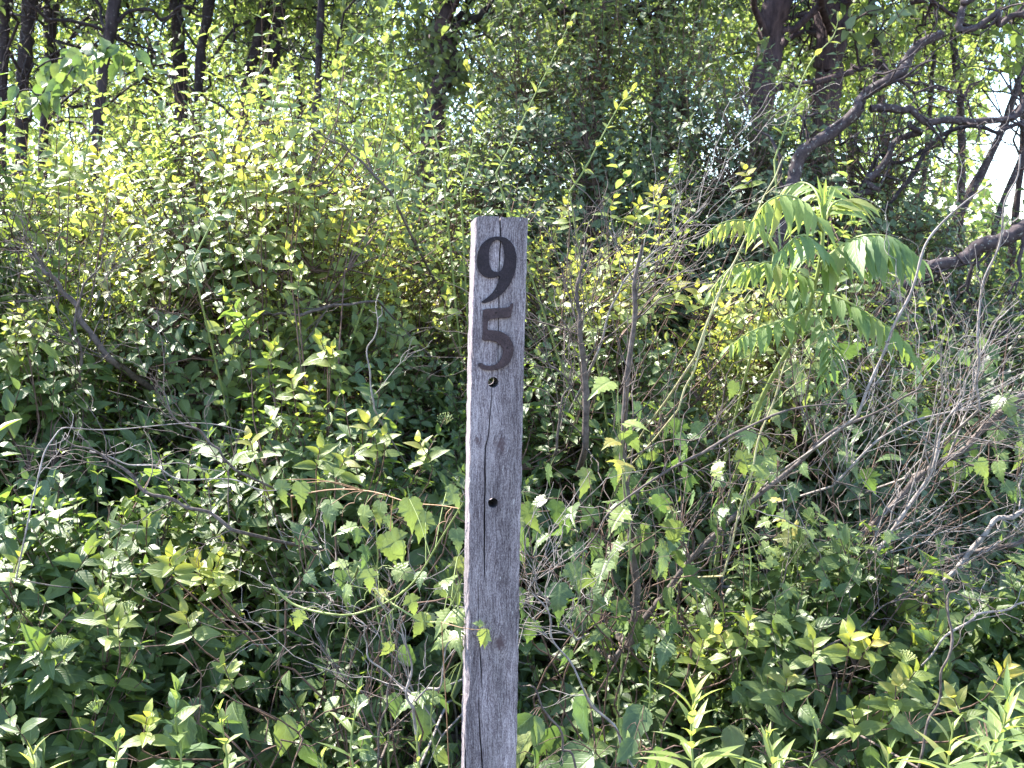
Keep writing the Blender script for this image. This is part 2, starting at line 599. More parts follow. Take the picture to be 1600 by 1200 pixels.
# ---- leafy shoots with opposite pairs
def shoots(L, tips, dirs, length, nnode, leaf, youthf, lean, spread=1.0, jitter=0.3, droop=0.25, up=0.55):
    n = len(tips)
    Ls = length * RNG.uniform(.7, 1.3, n)[:, None]
    dirs = unit(dirs)
    base = tips - dirs * Ls
    bend = np.array([0, 0, 1.0]) * RNG.uniform(-.25, .15, n)[:, None] * Ls
    a0 = RNG.uniform(0, PI, n)
    ref = rand_unit(n)
    U = unit(np.cross(dirs, ref)); W = np.cross(dirs, U)
    lines = []
    ts = np.linspace(0, 1, 4)
    for t in ts:
        lines.append(base + dirs * Ls * t + bend * (t * t))
    line = np.stack(lines, 1)
    for k in range(nnode):
        t = 0.12 + 0.88 * k / (nnode - 1) if nnode > 1 else 1.0
        p = base + dirs * Ls * t + bend * (t * t)
        end = t ** 2
        for s in (0, 1):
            keep = RNG.random(n) > (.12 if k < nnode - 1 else 0)
            az = a0 + k * PI / 2 + s * PI + RNG.normal(0, .3, n)
            side = np.cos(az)[:, None] * U + np.sin(az)[:, None] * W
            opening = (1.15 - .6 * end) * spread
            d = dirs * math.cos(opening) + side * math.sin(opening) + np.array([0, 0, -droop]) + rand_unit(n) * .18
            nn = np.array([0, 0, up]) + lean * .55 + dirs * .45 + rand_unit(n) * jitter
            sz = leaf * (1 - .5 * end ** 2) * RNG.uniform(.7, 1.18, n) * (0.75 + .5 * math.sin(PI * min(1, t + .15)))
            y = np.clip(youthf * (0.45 + .9 * end ** 2) + RNG.normal(0, .07, n), 0, 1)
            R = np.clip(RNG.normal(.42, .24, n), 0, .999)
            L.add(p[keep], d[keep], nn[keep], sz[keep], y[keep], R[keep])
    return line, Ls[:, 0]


YOUNG = [(140, 250, 70), (90, 280, 50), (430, 265, 90), (360, 240, 40), (545, 290, 60), (480, 320, 60), (470, 540, 70), (20, 500, 40), (330, 885, 50), (560, 360, 70), (690, 460, 40),
         (960, 330, 70), (1015, 300, 50), (1090, 470, 60), (965, 420, 60), (1180, 520, 60), (240, 1130, 20), (1340, 1000, 45), (1440, 960, 40), (1100, 1010, 40), (880, 400, 50),
         (1150, 440, 60), (1240, 600, 50), (1200, 680, 30), (100, 480, 30), (200, 390, 40), (620, 430, 50), (420, 420, 60)]


def youth_field(P):
    pix, dep = project(P)
    y = np.zeros(len(P))
    for (a, b, r) in YOUNG:
        d2 = ((pix[:, 0] - a) ** 2 + (pix[:, 1] - b) ** 2) / (r * r)
        y = np.maximum(y, np.exp(-d2 * .8))
    return y


def shrub(name, label, cat, x, y, rx, ry, h, nshoot, species, leaf, slen, nnode=5, nobj=150, group='shrubs of the thicket', zlow=0.12, young=0.5,
          nstem=12, low=None, key=None, stemmat='shrub_stem', back=0.12, gaps=0.25, jitter=.35, flowers=0, base_young=.15, inner=.55, droop=.25, cx=None, cy=None, extra=None):
    root = empty(name, (x, y, 0), label, cat, group)
    key = key or species
    low = low or species + '_low'
    nshoot = int(nshoot * DENSE)
    # shell points
    nn = int(nshoot * 2.6)
    th = np.arccos(RNG.uniform(-.25, 1, nn))
    ph = RNG.uniform(0, 2 * PI, nn)
    lump = 1 + .16 * np.sin(ph * 3 + x * 7) * np.sin(th * 4 + y) + .12 * np.sin(ph * 7 + 2 * y + th * 5) + .10 * RNG.normal(size=nn)
    r = (inner + (1 - inner) * RNG.random(nn) ** .6) * lump
    st = np.sin(th)
    px = x + rx * st * np.cos(ph) * r
    py = y + ry * st * np.sin(ph) * r
    zc = h * .42
    pz = zc + (h - zc) * np.cos(th) * r * np.where(np.cos(th) < 0, zc / (h - zc) * 3.4, 1)
    tips = np.stack([px, py, pz], 1)
    out = unit(np.stack([st * np.cos(ph) / rx, st * np.sin(ph) / ry, np.cos(th) / h * 1.6], 1))
    ok = (pz > zlow * h)
    facing = out[:, 1] > .35
    ok &= ~(facing & (RNG.random(nn) > back))
    # irregular openings
    g = np.sin(tips[:, 0] * 9.1 + 1.7 * y) * np.sin(tips[:, 2] * 8.3 + x) + .5 * np.sin(tips[:, 0] * 17 + tips[:, 2] * 13)
    ok &= ~((g > 1.05 - gaps * 1.6) & (RNG.random(nn) < .8))
    tips, out = tips[ok][:nshoot], out[ok][:nshoot]
    n = len(tips)
    w_ = wanted(tips)
    tips, out = tips[w_], out[w_]
    n = len(tips)
    dirs = out * .75 + np.array([0, 0, .5]) + rand_unit(n) * .45
    yf = np.clip(base_young * RNG.random(n) + 1.5 * young * youth_field(tips) * RNG.uniform(.3, 1.3, n), 0, 1)
    L = Leaves()
    lean = out * np.array([1, 1, .3])
    line, _ = shoots(L, tips, dirs, slen, nnode, leaf, yf, lean, jitter=jitter, droop=droop)
    finish_leaves(L, key, low, M[species], root, nobj)
    # main stems: fan out from the base
    stems = []
    for i in range(nstem):
        a = RNG.uniform(0, 2 * PI)
        k = RNG.uniform(.3, .85)
        top = np.array([x + rx * k * math.cos(a), y + ry * k * math.sin(a), h * RNG.uniform(.6, .92) * math.sqrt(max(.1, 1 - .5 * k * k))])
        b = np.array([x + RNG.normal(0, .06), y + RNG.normal(0, .06), -0.02])
        mid = b * .5 + top * .5 + np.array([(x - top[0]) * .25, (y - top[1]) * .25, h * .12])
        ln = wobble(smooth_line([b, mid, top], 9), .018)
        stems.append(ln)
        rr = np.linspace(.0085, .0028, 9) * RNG.uniform(.7, 1.25) * (h / 1.4) ** .5
        link('stem', tube_mesh('stem', [ln], [rr], 6), root, M[stemmat])
    # side twigs from the nearest stem point to the foot of each shoot
    allp = np.concatenate([s[2:] for s in stems])
    foot = line[:, 0]
    d = np.linalg.norm(foot[:, None] - allp[None], axis=2) + np.maximum(0, allp[None, :, 2] - foot[:, None, 2]) * 2
    j = np.argmin(d, 1)
    st_p = allp[j]
    mid = (st_p + foot) / 2 + rand_unit(n) * .03 * np.linalg.norm(foot - st_p, axis=1, keepdims=True) / .2
    full = np.concatenate([st_p[:, None], mid[:, None], line[:, [0, 2, 3]]], 1)
    rad = np.tile(np.array([[.0032, .0026, .0021, .0014, .0009]]), (n, 1))
    tw = tube_mesh('twigs', list(full), list(rad), 3)
    link('twigs', tw, root, M[stemmat], 'stuff')
    if flowers:
        pix, dep = project(tips)
        vis = np.where((pix[:, 0] > 0) & (pix[:, 0] < 1600) & (pix[:, 1] < 1200) & (out[:, 1] < .1))[0]
        RNG.shuffle(vis)
        me = flower_mesh()
        for i in vis[:flowers]:
            o = bpy.data.objects.new('flower_cluster', me)
            o.location = Vector(tips[i] + np.array([0, -.005, .012])) - root.location
            o.scale = [RNG.uniform(.8, 1.3)] * 3
            o.rotation_euler = (RNG.uniform(-.5, .5), RNG.uniform(-.5, .5), RNG.uniform(0, 6))
            COL.objects.link(o)
            o.parent = root
    return root


_fl = []


def flower_mesh():
    """A flat-topped head of small round buds on short stalks."""
    if _fl:
        return _fl[0]
    bm = bmesh.new()
    r = random.Random(5)
    for i in range(26):
        a = i * 2.4
        d = .0034 * math.sqrt(i + .5) * 1.15
        p = Vector((d * math.cos(a), d * math.sin(a), .014 - d * d * 18 + r.uniform(-.001, .001)))
        bmesh.ops.create_icosphere(bm, subdivisions=1, radius=.0014, matrix=Matrix.Translation(p))
        s = Matrix.Translation((p * .5))
        v0 = bm.verts.new((0, 0, -.012)); v1 = bm.verts.new(p + Vector((.0006, 0, 0))); v2 = bm.verts.new(p - Vector((.0006, 0, 0)))
        bm.faces.new((v0, v1, v2))
    me = bpy.data.meshes.new('flower_cluster')
    bm.to_mesh(me)
    bm.free()
    me.materials.append(M['flower'])
    _fl.append(me)
    return me


# ------------------------------------------------------------------ ground and far land
def ground():
    m, nt, nd, lk = new_mat('leaf litter and grass ground')
    out = N(nd, 'ShaderNodeOutputMaterial')
    tc = N(nd, 'ShaderNodeTexCoord')
    n1 = N(nd, 'ShaderNodeTexNoise', Scale=14.0, Detail=8.0, Roughness=.7)
    lk.new(tc.outputs['Object'], n1.inputs['Vector'])
    r1 = ramp(nd, [(.3, (.018, .012, .008)), (.55, (.07, .048, .03)), (.75, (.15, .11, .07))])
    lk.new(n1.outputs[0], r1.inputs[0])
    n2 = N(nd, 'ShaderNodeTexNoise', Scale=.12, Detail=4.0)
    lk.new(tc.outputs['Object'], n2.inputs['Vector'])
    r2 = ramp(nd, [(.35, (.10, .14, .04)), (.65, (.34, .32, .16))])
    lk.new(n2.outputs[0], r2.inputs[0])
    sep = N(nd, 'ShaderNodeSeparateXYZ')
    lk.new(tc.outputs['Object'], sep.inputs[0])
    mr = N(nd, 'ShaderNodeMapRange')
    mr.inputs[1].default_value = 12
    mr.inputs[2].default_value = 20
    lk.new(sep.outputs[1], mr.inputs[0])
    mx = N(nd, 'ShaderNodeMix', data_type='RGBA')
    lk.new(mr.outputs[0], mx.inputs[0])
    lk.new(r1.outputs[0], mx.inputs[6])
    lk.new(r2.outputs[0], mx.inputs[7])
    pb = N(nd, 'ShaderNodeBsdfPrincipled', Roughness=.95)
    lk.new(mx.outputs[2], pb.inputs['Base Color'])
    b = N(nd, 'ShaderNodeBump', Strength=.8, Distance=.03)
    lk.new(n1.outputs[0], b.inputs['Height'])
    lk.new(b.outputs[0], pb.inputs['Normal'])
    lk.new(pb.outputs[0], out.inputs['Surface'])
    xs = np.concatenate([np.linspace(-900, -20, 12), np.linspace(-12, 12, 60), np.linspace(20, 900, 12)])
    ys = np.concatenate([np.linspace(-300, -6, 6), np.linspace(-3, 20, 70), np.linspace(24, 120, 20), np.linspace(160, 1200, 8)])
    X, Y = np.meshgrid(xs, ys)
    Z = .03 * np.sin(X * 1.9) * np.cos(Y * 2.3) + .02 * np.sin(X * 4.1 + Y * 3)
    Z = np.where(Y > 20, np.interp(Y, [20, 60, 110, 1200], [0, 1.2, 4.5, 14]) + .4 * np.sin(X * .05), Z)
    V = np.stack([X, Y, Z], -1).reshape(-1, 3)
    nx, ny = len(xs), len(ys)
    i = np.arange(nx - 1)[None] + np.arange(ny - 1)[:, None] * nx
    Q = np.stack([i, i + 1, i + 1 + nx, i + nx], -1).reshape(-1, 4)
    me = np_mesh('ground', V, Q)
    return link('ground', me, None, m, 'structure')


ground()


# ------------------------------------------------------------------ trees
def tree(name, label, px, d, H=5.0, mat='bark_dark', nlimb=7, crown=1300, leaf=.07, group='trees behind the thicket', crown_z=1.7, radius=1.3, young=.35, spec='canopy', ivy=0,
         forks=(), slen=.28, limb_r=.35, sides=12, low='canopy_low'):
    """px: list of (x, y, width) in photo pixels from low to high, at distance d."""
    pts = [at(a, b, d) for a, b, w in px]
    rad = [w / 2 * d / F for a, b, w in px]
    lo, lo2 = pts[0], pts[1]
    v = (lo2 - lo)
    v = v / max(.05, v.z)
    base = lo - v * lo.z * .7
    base.z = -.05
    hi, hi2 = pts[-1], pts[-2]
    v2 = (hi - hi2) / max(.05, (hi - hi2).z)
    top = hi + (v2 * .6 + Vector((0, 0, .4))) * max(.5, H - hi.z)
    mid2 = hi + (v2 * .8 + Vector((0, 0, .2))) * max(.25, (H - hi.z) * .4)
    root = empty(name, (base.x, base.y, 0), label, 'tree', group)
    line = smooth_line([base] + pts + [mid2, top], 46)
    zz = line[:, 2]
    rr = np.interp(zz, [0] + [p.z for p in pts] + [mid2.z, top.z], [rad[0] * 1.5] + rad + [rad[-1] * .7, rad[-1] * .25])
    line = wobble(line, rad[0] * .22, 3)
    me = tube_mesh('trunk', [line], [rr], sides)
    co = np.empty(len(me.vertices) * 3, np.float32)
    me.vertices.foreach_get('co', co)
    co = co.reshape(-1, 3)
    ctr = np.repeat(line, sides, 0)
    k = 1 + .10 * RNG.normal(size=len(co)) + .10 * np.sin(co[:, 2] * 14)
    co = ctr + (co - ctr) * k[:, None]
    me.vertices.foreach_set('co', co.astype(np.float32).ravel())
    me.update()
    link('trunk', me, root, M[mat])
    tips_all, dirs_all = [], []
    for i in range(nlimb):
        f = RNG.uniform(.25, .95)
        idx = int(np.searchsorted(zz, 1.6 + f * (H - 1.9)))
        idx = min(len(line) - 2, max(4, idx))
        s = line[idx]
        a = RNG.uniform(0, 2 * PI)
        ln_ = radius * RNG.uniform(.6, 1.2)
        rise = RNG.uniform(-.15, .8)
        e = s + np.array([math.cos(a) * ln_, math.sin(a) * ln_, rise * ln_])
        m_ = (s + e) / 2 + np.array([0, 0, .18 * ln_])
        bl = wobble(smooth_line([s, m_, e], 12), .06 * ln_)
        r0 = rr[idx] * limb_r
        lines, rads = [bl], [np.linspace(r0, .006, 12)]
        for j in range(8):
            q = RNG.integers(3, 11)
            dd = unit(bl[min(11, q + 1)] - bl[q - 1]) + rand_unit(1)[0] * .9 + np.array([0, 0, .1])
            dd = unit(dd)
            sl = ln_ * RNG.uniform(.25, .6)
            tw = wobble(smooth_line([bl[q], bl[q] + dd * sl * .5 + np.array([0, 0, .03]), bl[q] + dd * sl], 12), .04 * ln_)
            lines.append(tw)
            rads.append(np.linspace(max(.004, r0 * .35), .002, 12))
        link('branch', tube_mesh('branch', [l[::2] if i_ and low == 'far_low' else l for i_, l in enumerate(lines)], [r_[::2] if i_ and low == 'far_low' else r_ for i_, r_ in enumerate(rads)], 4 if low == 'far_low' else 5), root, M[mat])
        src = np.concatenate([l[3:] for l in lines])
        m = crown // nlimb
        pick = src[RNG.integers(0, len(src), m)]
        tips_all.append(pick + RNG.normal(0, .16, (m, 3)))
    if crown:
        tips = np.concatenate(tips_all)
        tips = tips[(tips[:, 2] > crown_z - .5 * RNG.random(len(tips)))]
        tips = tips[wanted(tips, keep=.3)]
        n = len(tips)
        if n:
            dirs = rand_unit(n) + np.array([0, 0, .1])
            L = Leaves()
            yf = young * RNG.random(n)
            line2, _ = shoots(L, tips, dirs, slen, 4, leaf, yf, rand_unit(n) * .5, jitter=.5, droop=.35)
            arr = L.arrays()
            joined('crown', SH[low], arr, np.ones(len(arr[0]), bool), M[spec], root)
            link('twigs', tube_mesh('twigs', list(line2[:, [0, 3]]), [np.array([.0035, .001])] * n, 3), root, M[mat], 'stuff')
    if ivy:
        # climber leaves wrapped round the trunk
        n = ivy
        i = RNG.integers(2, 34, n)
        a = RNG.uniform(0, 2 * PI, n)
        o = np.stack([np.cos(a), np.sin(a), np.zeros(n)], 1)
        off = rr[i] + RNG.random(n) ** 2 * .22
        p = line[i] + o * off[:, None] + RNG.normal(0, .05, (n, 3))
        L = Leaves()
        L.add(p, np.array([0, 0, -.7]) + rand_unit(n) * .8, o + rand_unit(n) * .5, RNG.uniform(.035, .07, n), 0.15 * RNG.random(n))
        arr = L.arrays()
        joined('ivy', SH['creeper_low'], arr, np.ones(n, bool), M['creeper'], root)
    return root, line, rr


def limb(root, pts, widths, d, mat, name='branch', side=8, sub=0, dmap=None):
    """A traced limb: photo pixels and its own distance per point."""
    P = [at(a, b, dd) for (a, b), dd in zip(pts, d if hasattr(d, '__len__') else [d] * len(pts))]
    K = 7 * (len(P) - 1) + 1
    ln = smooth_line(P, K)
    w = np.interp(np.linspace(0, 1, K), np.linspace(0, 1, len(widths)), widths)
    ds = np.array([p.y for p in P]).mean()
    r = w / 2 * ds / F * (1 + .08 * RNG.normal(size=K))
    ln = wobble(ln, .004 * ds)
    lines, rads = [ln], [r]
    me = tube_mesh(name, lines, rads, side)
    link(name, me, root, M[mat])
    tl, tr_ = [], []
    for i in range(sub):
        q = RNG.integers(2, K - 1)
        dd = unit(ln[min(K - 1, q + 1)] - ln[q - 1]) * .8 + rand_unit(1)[0] * .9
        dd = unit(dd * np.array([1, .5, 1]))
        sl = RNG.uniform(.1, .35) * ds / 3
        t = wobble(smooth_line([ln[q], ln[q] + dd * sl * .5, ln[q] + dd * sl + np.array([0, 0, RNG.uniform(-.05, .05)])], 8), .02)
        tl.append(t); tr_.append(np.linspace(max(.0012, r[q] * .35), .0008, 8))
        for _ in range(2):
            q2 = RNG.integers(2, 7)
            d3 = unit(dd + rand_unit(1)[0] * .9)
            t2 = wobble(smooth_line([t[q2], t[q2] + d3 * sl * .25, t[q2] + d3 * sl * .5], 8), .01)
            tl.append(t2); tr_.append(np.linspace(max(.0009, r[q] * .2), .0006, 8))
    if tl:
        link('twigs', tube_mesh('twigs', tl, tr_, 4), root, M[mat], 'stuff')
    return ln, r


# left group (photo pixels low -> high)
tree('slender_tree', 'dark trunk cut by the left edge of the picture at the top', [(4, 120, 14), (8, 40, 16), (12, 0, 17)], 8.0, H=4.6, crown=250, crown_z=3.5)
tree('slender_tree', 'dark straight trunk second from the left edge, behind the leafy spray', [(36, 200, 17), (42, 100, 20), (47, 0, 24)], 8.0, H=4.9, crown=350, crown_z=3.5)
tree('slender_tree', 'dark trunk with a thin pale twin stem, third from the left edge', [(68, 200, 14), (74, 100, 17), (81, 0, 19)], 8.5, H=4.9, crown=350, crown_z=3.5)
t4, _, _ = tree('slender_tree', 'dark leaning trunk with a long arching branch to the right, near the top left corner', [(160, 135, 15), (168, 80, 17), (179, 0, 19)], 7.2, H=4.6, crown=250, crown_z=3.5)
limb(t4, [(184, 34), (215, 12), (245, 8), (290, 18), (325, 22)], [7, 5.5, 5, 4, 3], 7.2, 'bark_dark', sub=4)
limb(t4, [(165, 105), (210, 88), (240, 65), (258, 30), (272, 0)], [4, 3.5, 3, 2.5, 2], 7.2, 'bark_dark', sub=3)
tree('slender_tree', 'rough dark trunk in the clump above the left bushes, left of its taller twin', [(282, 160, 20), (280, 100, 20), (276, 0, 18)], 8.5, H=4.9, crown=300, crown_z=3.5)
tree('slender_tree', 'dark forked trunk right of the clump above the left bushes', [(308, 155, 13), (314, 70, 15), (327, 0, 16)], 8.0, H=4.9, crown=350, crown_z=3.5)
tree('slender_tree', 'short stretch of dark trunk showing left of the pair above the bright bushes', [(388, 165, 13), (396, 110, 15), (405, 60, 17)], 8.2, H=4.6, crown=300, crown_z=2.6, spec='creeper')
tree('slender_tree', 'dark trunk with a paler right edge, right one of the pair above the bright bushes', [(418, 170, 16), (425, 110, 17), (432, 60, 17)], 8.2, H=4.6, crown=420, crown_z=2.5, spec='creeper')
tree('slender_tree', 'thin dark trunk rising out of the pale bush left of the middle', [(493, 225, 9), (496, 150, 10), (500, 60, 11)], 6.6, H=5.0, crown=350, radius=.9, spec='creeper')
t9, _, _ = tree('forked_tree', 'reddish dark tree forking above the post, overgrown with climbers', [(672, 215, 34), (690, 110, 26), (700, 0, 24)], 7.0, H=4.9, mat='bark_ridge', crown=600, ivy=900, spec='creeper')
limb(t9, [(700, 50), (735, 30), (780, -10), (820, -60)], [14, 11, 10, 8], 7.0, 'bark_dark', sub=5)
limb(t9, [(705, 30), (722, 0), (735, -60)], [11, 10, 8], 7.05, 'bark_dark', sub=3)
tree('ivy_clad_tree', 'stout dark tree wrapped in leafy climbers right of the post', [(905, 215, 40), (900, 110, 38), (905, 0, 36)], 7.4, H=4.9, mat='bark_ridge', crown=800, ivy=2600, spec='creeper')
tree('slender_tree', 'dark trunk with a crooked side branch against blue sky at the top', [(1022, 200, 14), (1026, 90, 18), (1032, 0, 20)], 7.6, H=4.6, crown=500, ivy=500, spec='creeper')
tree('rough_tree', 'purple brown leaning trunk, left one of the two thick trunks at upper right', [(1196, 180, 32), (1204, 90, 36), (1216, 0, 40)], 6.0, H=4.6, mat='bark_ridge', crown=160, crown_z=2.7, sides=16, spec='creeper')
tree('rough_tree', 'thick flaking trunk with sunlit left side, right one of the two at upper right', [(1285, 195, 36), (1292, 90, 42), (1300, 0, 50)], 6.3, H=4.6, mat='bark_ridge', crown=200, crown_z=2.7, sides=16, spec='creeper')
# the sprawling tree on the right
rt = empty('sprawling_tree', (at(1235, 300, 4.6).x, 4.6, 0), 'sprawling tree with lichened limbs reaching across the upper right corner', 'tree', 'trees behind the thicket')
gb = at(1225, 330, 4.6)
ln = smooth_line([(gb.x - .1, 4.6, -.05), (gb.x - .05, 4.6, .8), gb], 12)
link('trunk', tube_mesh('trunk', [ln], [np.linspace(.05, .030, 12)], 12), rt, M['bark_lichen'])
limb(rt, [(1222, 335), (1250, 270), (1300, 225), (1355, 175), (1372, 145), (1400, 115), (1450, 85), (1500, 48)], [27, 22, 19, 19, 17, 16, 14, 13], 4.6, 'bark_lichen', side=12, sub=10)
limb(rt, [(1500, 50), (1508, 22), (1522, -10), (1530, -60)], [11, 10, 9, 7], 4.6, 'bark_lichen', side=10)
limb(rt, [(1502, 48), (1545, 35), (1580, 25), (1625, 0)], [10, 9, 9, 8], 4.6, 'bark_lichen', side=10, sub=4)
limb(rt, [(1360, 170), (1405, 165), (1450, 180), (1500, 192), (1560, 178), (1625, 140)], [13, 12, 11, 12, 10, 10], 4.6, 'bark_lichen', side=10, sub=12)
limb(rt, [(1335, 310), (1365, 280), (1395, 225), (1430, 190)], [11, 10, 10, 9], 4.75, 'bark_lichen', side=8, sub=5)
limb(rt, [(1380, 330), (1430, 270), (1500, 215), (1560, 195), (1625, 180)], [6, 7, 7, 6, 6], 4.8, 'bark_dark', side=8, sub=8)
limb(rt, [(1300, 330), (1380, 260), (1440, 235), (1500, 200)], [6, 6, 5, 4], 4.9, 'bark_dark', side=8, sub=8)
# dark low bough entering from the right edge
rb = empty('leaning_tree', (at(1640, 345, 4.2).x, 4.2, 0), 'dark lichened bough coming in from the right edge above the field', 'tree', 'trees behind the thicket')
e = at(1640, 335, 4.2)
ln = smooth_line([(e.x + .3, 4.2, -.05), (e.x + .22, 4.2, .9), (e.x + .1, 4.2, 1.35), (e.x, 4.2, e.z)], 16)
link('trunk', tube_mesh('trunk', [ln], [np.linspace(.06, .032, 16)], 12), rb, M['bark_lichen'])
limb(rb, [(1640, 335), (1590, 358), (1540, 380), (1500, 402), (1450, 418), (1400, 450), (1370, 475)], [26, 25, 24, 20, 17, 11, 7], 4.2, 'bark_lichen', side=12, sub=10)
limb(rb, [(1600, 515), (1560, 520), (1520, 545), (1490, 590), (1450, 660)], [11, 10, 9, 8, 5], 4.3, 'bark_dark', sub=8)
# slim grey stems at the right
for k, (pp, d, lab) in enumerate([
        ([(1390, 330, 13), (1384, 230, 15), (1375, 120, 13), (1362, 0, 11)], 7.5, 'thin grey stem just right of the thick flaking trunk'),
        ([(1440, 500, 20), (1470, 400, 18), (1500, 330, 16), (1555, 230, 12), (1600, 100, 9)], 7.0, 'slanting grey stem crossing the field behind the low dark bough'),
        ([(1500, 470, 11), (1503, 300, 12), (1500, 150, 11), (1486, 0, 10)], 7.8, 'upright grey stem among the branches at far right'),
        ([(1540, 430, 9), (1560, 330, 10), (1590, 260, 9), (1640, 120, 8)], 6.5, 'thin leaning stem against blue sky at the right edge'),
        ([(1420, 420, 9), (1445, 280, 9), (1455, 140, 8), (1462, 0, 8)], 8.5, 'straight thin grey stem behind the lichened limbs'),
        ([(1340, 400, 10), (1330, 250, 11), (1345, 120, 9), (1358, 0, 8)], 8.8, 'slim far stem between the flaking trunk and the lichened limb')]):
    tree('grey_sapling', lab, pp, d, H=5.2, mat='bark_lichen', crown=330, nlimb=6, radius=1.1, sides=8, group='slim stems at the right')

# sunlit understorey further back
for (x, d, n, H, lab) in [(-5.6, 11.5, 2700, 4.6, 'sunlit young tree filling the gap at the top left corner'),
                          (-3.7, 12.0, 2700, 4.6, 'sunlit yellow green young tree behind the arching branch'),
                          (-2.2, 11.0, 2200, 4.4, 'sunlit young tree behind the thin trunk left of the middle'),
                          (-.2, 12.5, 1100, 4.4, 'pale young tree in the gap above the post'),
                          (1.6, 11.5, 1500, 4.4, 'pale young tree behind the climbers right of the post'),
                          (3.2, 12.0, 1900, 4.4, 'young tree seen between the two thick trunks at right'),
                          (4.8, 10.5, 1300, 3.9, 'young tree behind the lichened limbs at upper right'),
                          (-8.0, 15.0, 2600, 5.5, 'broad sunlit tree furthest left behind the others')]:
    p0 = at(0, 0, d)
    pxx = 800 + x / d * F
    tree('young_tree', lab, [(pxx, 300, 11), (pxx + 10, 150, 10), (pxx - 5, 40, 9)], d, H=H, nlimb=13, crown=n, leaf=.06, radius=2.2, young=.7, crown_z=.9, group='sunlit young trees further back', slen=.3, low='far_low')


# ------------------------------------------------------------------ shrubs of the thicket
DENSE = 2.05
# back row: climbers and dark shrubs in shade
shrub('dark_shrub', 'dusky climber covered mound right of the post below the stout tree', 'shrub', .45, 5.6, 1.05, .8, 2.7, 980, 'creeper', 0.045, .26, nobj=60, young=.2, nstem=14, key='creeper_low', inner=.6, low='far_low')
shrub('dark_shrub', 'dusky blue green mound in shade under the two thick trunks', 'shrub', 1.35, 5.2, .9, .7, 2.35, 800, 'creeper', 0.043, .26, nobj=60, young=.2, nstem=14, key='creeper_low', inner=.6, low='far_low')
shrub('dark_shrub', 'shaded mound directly above the post below the forked tree', 'shrub', -.35, 6.0, .75, .7, 2.3, 420, 'creeper', 0.043, .26, nobj=40, young=.3, nstem=12, key='creeper_low', low='far_low')
shrub('dark_shrub', 'shaded leafy mound at right under the lichened limbs', 'shrub', 2.1, 5.6, .8, .7, 1.75, 420, 'creeper', 0.053, .26, nobj=60, young=.2, nstem=12, key='creeper_low', low='far_low')
shrub('honeysuckle_shrub', 'pale glossy bush under the trunks at the far upper left', 'shrub', -2.3, 5.0, 1.2, .8, 2.06, 800, 'honeysuckle', 0.047, .26, nobj=120, young=.5, base_young=.2, nstem=14, low='far_low')
shrub('honeysuckle_shrub', 'glossy bush whose pale top hides the foot of the thin trunk', 'shrub', -1.05, 4.7, 1.0, .75, 2.24, 820, 'honeysuckle', 0.043, .26, nobj=150, young=.6, base_young=.2, nstem=16, gaps=.2)
# middle row
shrub('honeysuckle_shrub', 'large yellow tipped bush left of the numbered post', 'shrub', -.85, 3.75, .78, .6, 2.0, 800, 'honeysuckle', 0.043, .22, nobj=290, young=1.0, base_young=.24, nstem=16)
shrub('honeysuckle_shrub', 'small leaved bush directly behind the top of the post', 'shrub', -.12, 4.0, .6, .5, 1.80, 480, 'honeysuckle', 0.036, .20, nobj=180, young=.9, base_young=.24, nstem=12)
shrub('dogwood_shrub', 'leafy bush with yellow shoots at the left edge, upper part', 'shrub', -1.75, 3.6, .7, .6, 1.85, 520, 'dogwood', 0.060, .24, nobj=250, young=1.0, base_young=.3, nstem=14, gaps=.35)
shrub('honeysuckle_shrub', 'open bush with many dead twigs just right of the digits', 'shrub', .42, 3.7, .48, .5, 1.56, 420, 'honeysuckle', 0.039, .22, nobj=180, young=1.0, base_young=.24, nstem=12, gaps=.5)
shrub('honeysuckle_shrub', 'bright low bush behind the big toothed fronds', 'shrub', 1.05, 3.9, .55, .55, 1.55, 460, 'honeysuckle', 0.040, .22, nobj=180, young=1.0, base_young=.24, nstem=12, gaps=.4)
shrub('dark_shrub', 'shaded bush behind the grey brush at the right edge', 'shrub', 1.85, 4.1, .6, .5, 1.25, 380, 'creeper', 0.056, .24, nobj=160, young=.2, nstem=12, key='creeper_low', gaps=.4)
shrub('dark_shrub', 'shaded bush behind the tangle at lower right', 'shrub', 1.15, 3.7, .6, .45, 1.05, 360, 'creeper', 0.052, .22, nobj=160, young=.2, nstem=12, key='creeper_low', gaps=.5)
shrub('dogwood_shrub', 'shadowy bush right behind the lower half of the post', 'shrub', .1, 3.4, .6, .4, 1.1, 320, 'dogwood', 0.056, .22, nobj=160, young=.1, nstem=12, gaps=.5)
# front row
shrub('dogwood_shrub', 'budding bush with broad dark leaves just left of the post', 'shrub', -.52, 2.95, .48, .42, 1.12, 300, 'dogwood', 0.057, .20, nobj=290, young=.5, nstem=12, flowers=14, gaps=.35, zlow=.35)
shrub('dogwood_shrub', 'broad leaved bush with cream buds under the grey dead branch', 'shrub', -1.02, 2.62, .40, .38, .93, 270, 'dogwood', 0.062, .20, nobj=290, young=.6, nstem=12, flowers=10, gaps=.35, zlow=.3)
shrub('dogwood_shrub', 'broad leaved bush in the lower left corner', 'shrub', -1.2, 2.3, .45, .36, .72, 220, 'dogwood', 0.062, .19, nobj=240, young=.3, nstem=10, flowers=4, gaps=.35)
shrub('dogwood_shrub', 'mid height bush in half shade left of the budding bush', 'shrub', -1.35, 3.2, .5, .42, 1.3, 300, 'dogwood', 0.058, .22, nobj=220, young=.4, nstem=12, gaps=.45)
shrub('dogwood_shrub', 'low bush with red tinged tips at lower right', 'shrub', .80, 2.62, .42, .36, .80, 240, 'dogwood', 0.064, .19, nobj=260, young=.6, nstem=10, flowers=3, gaps=.35)
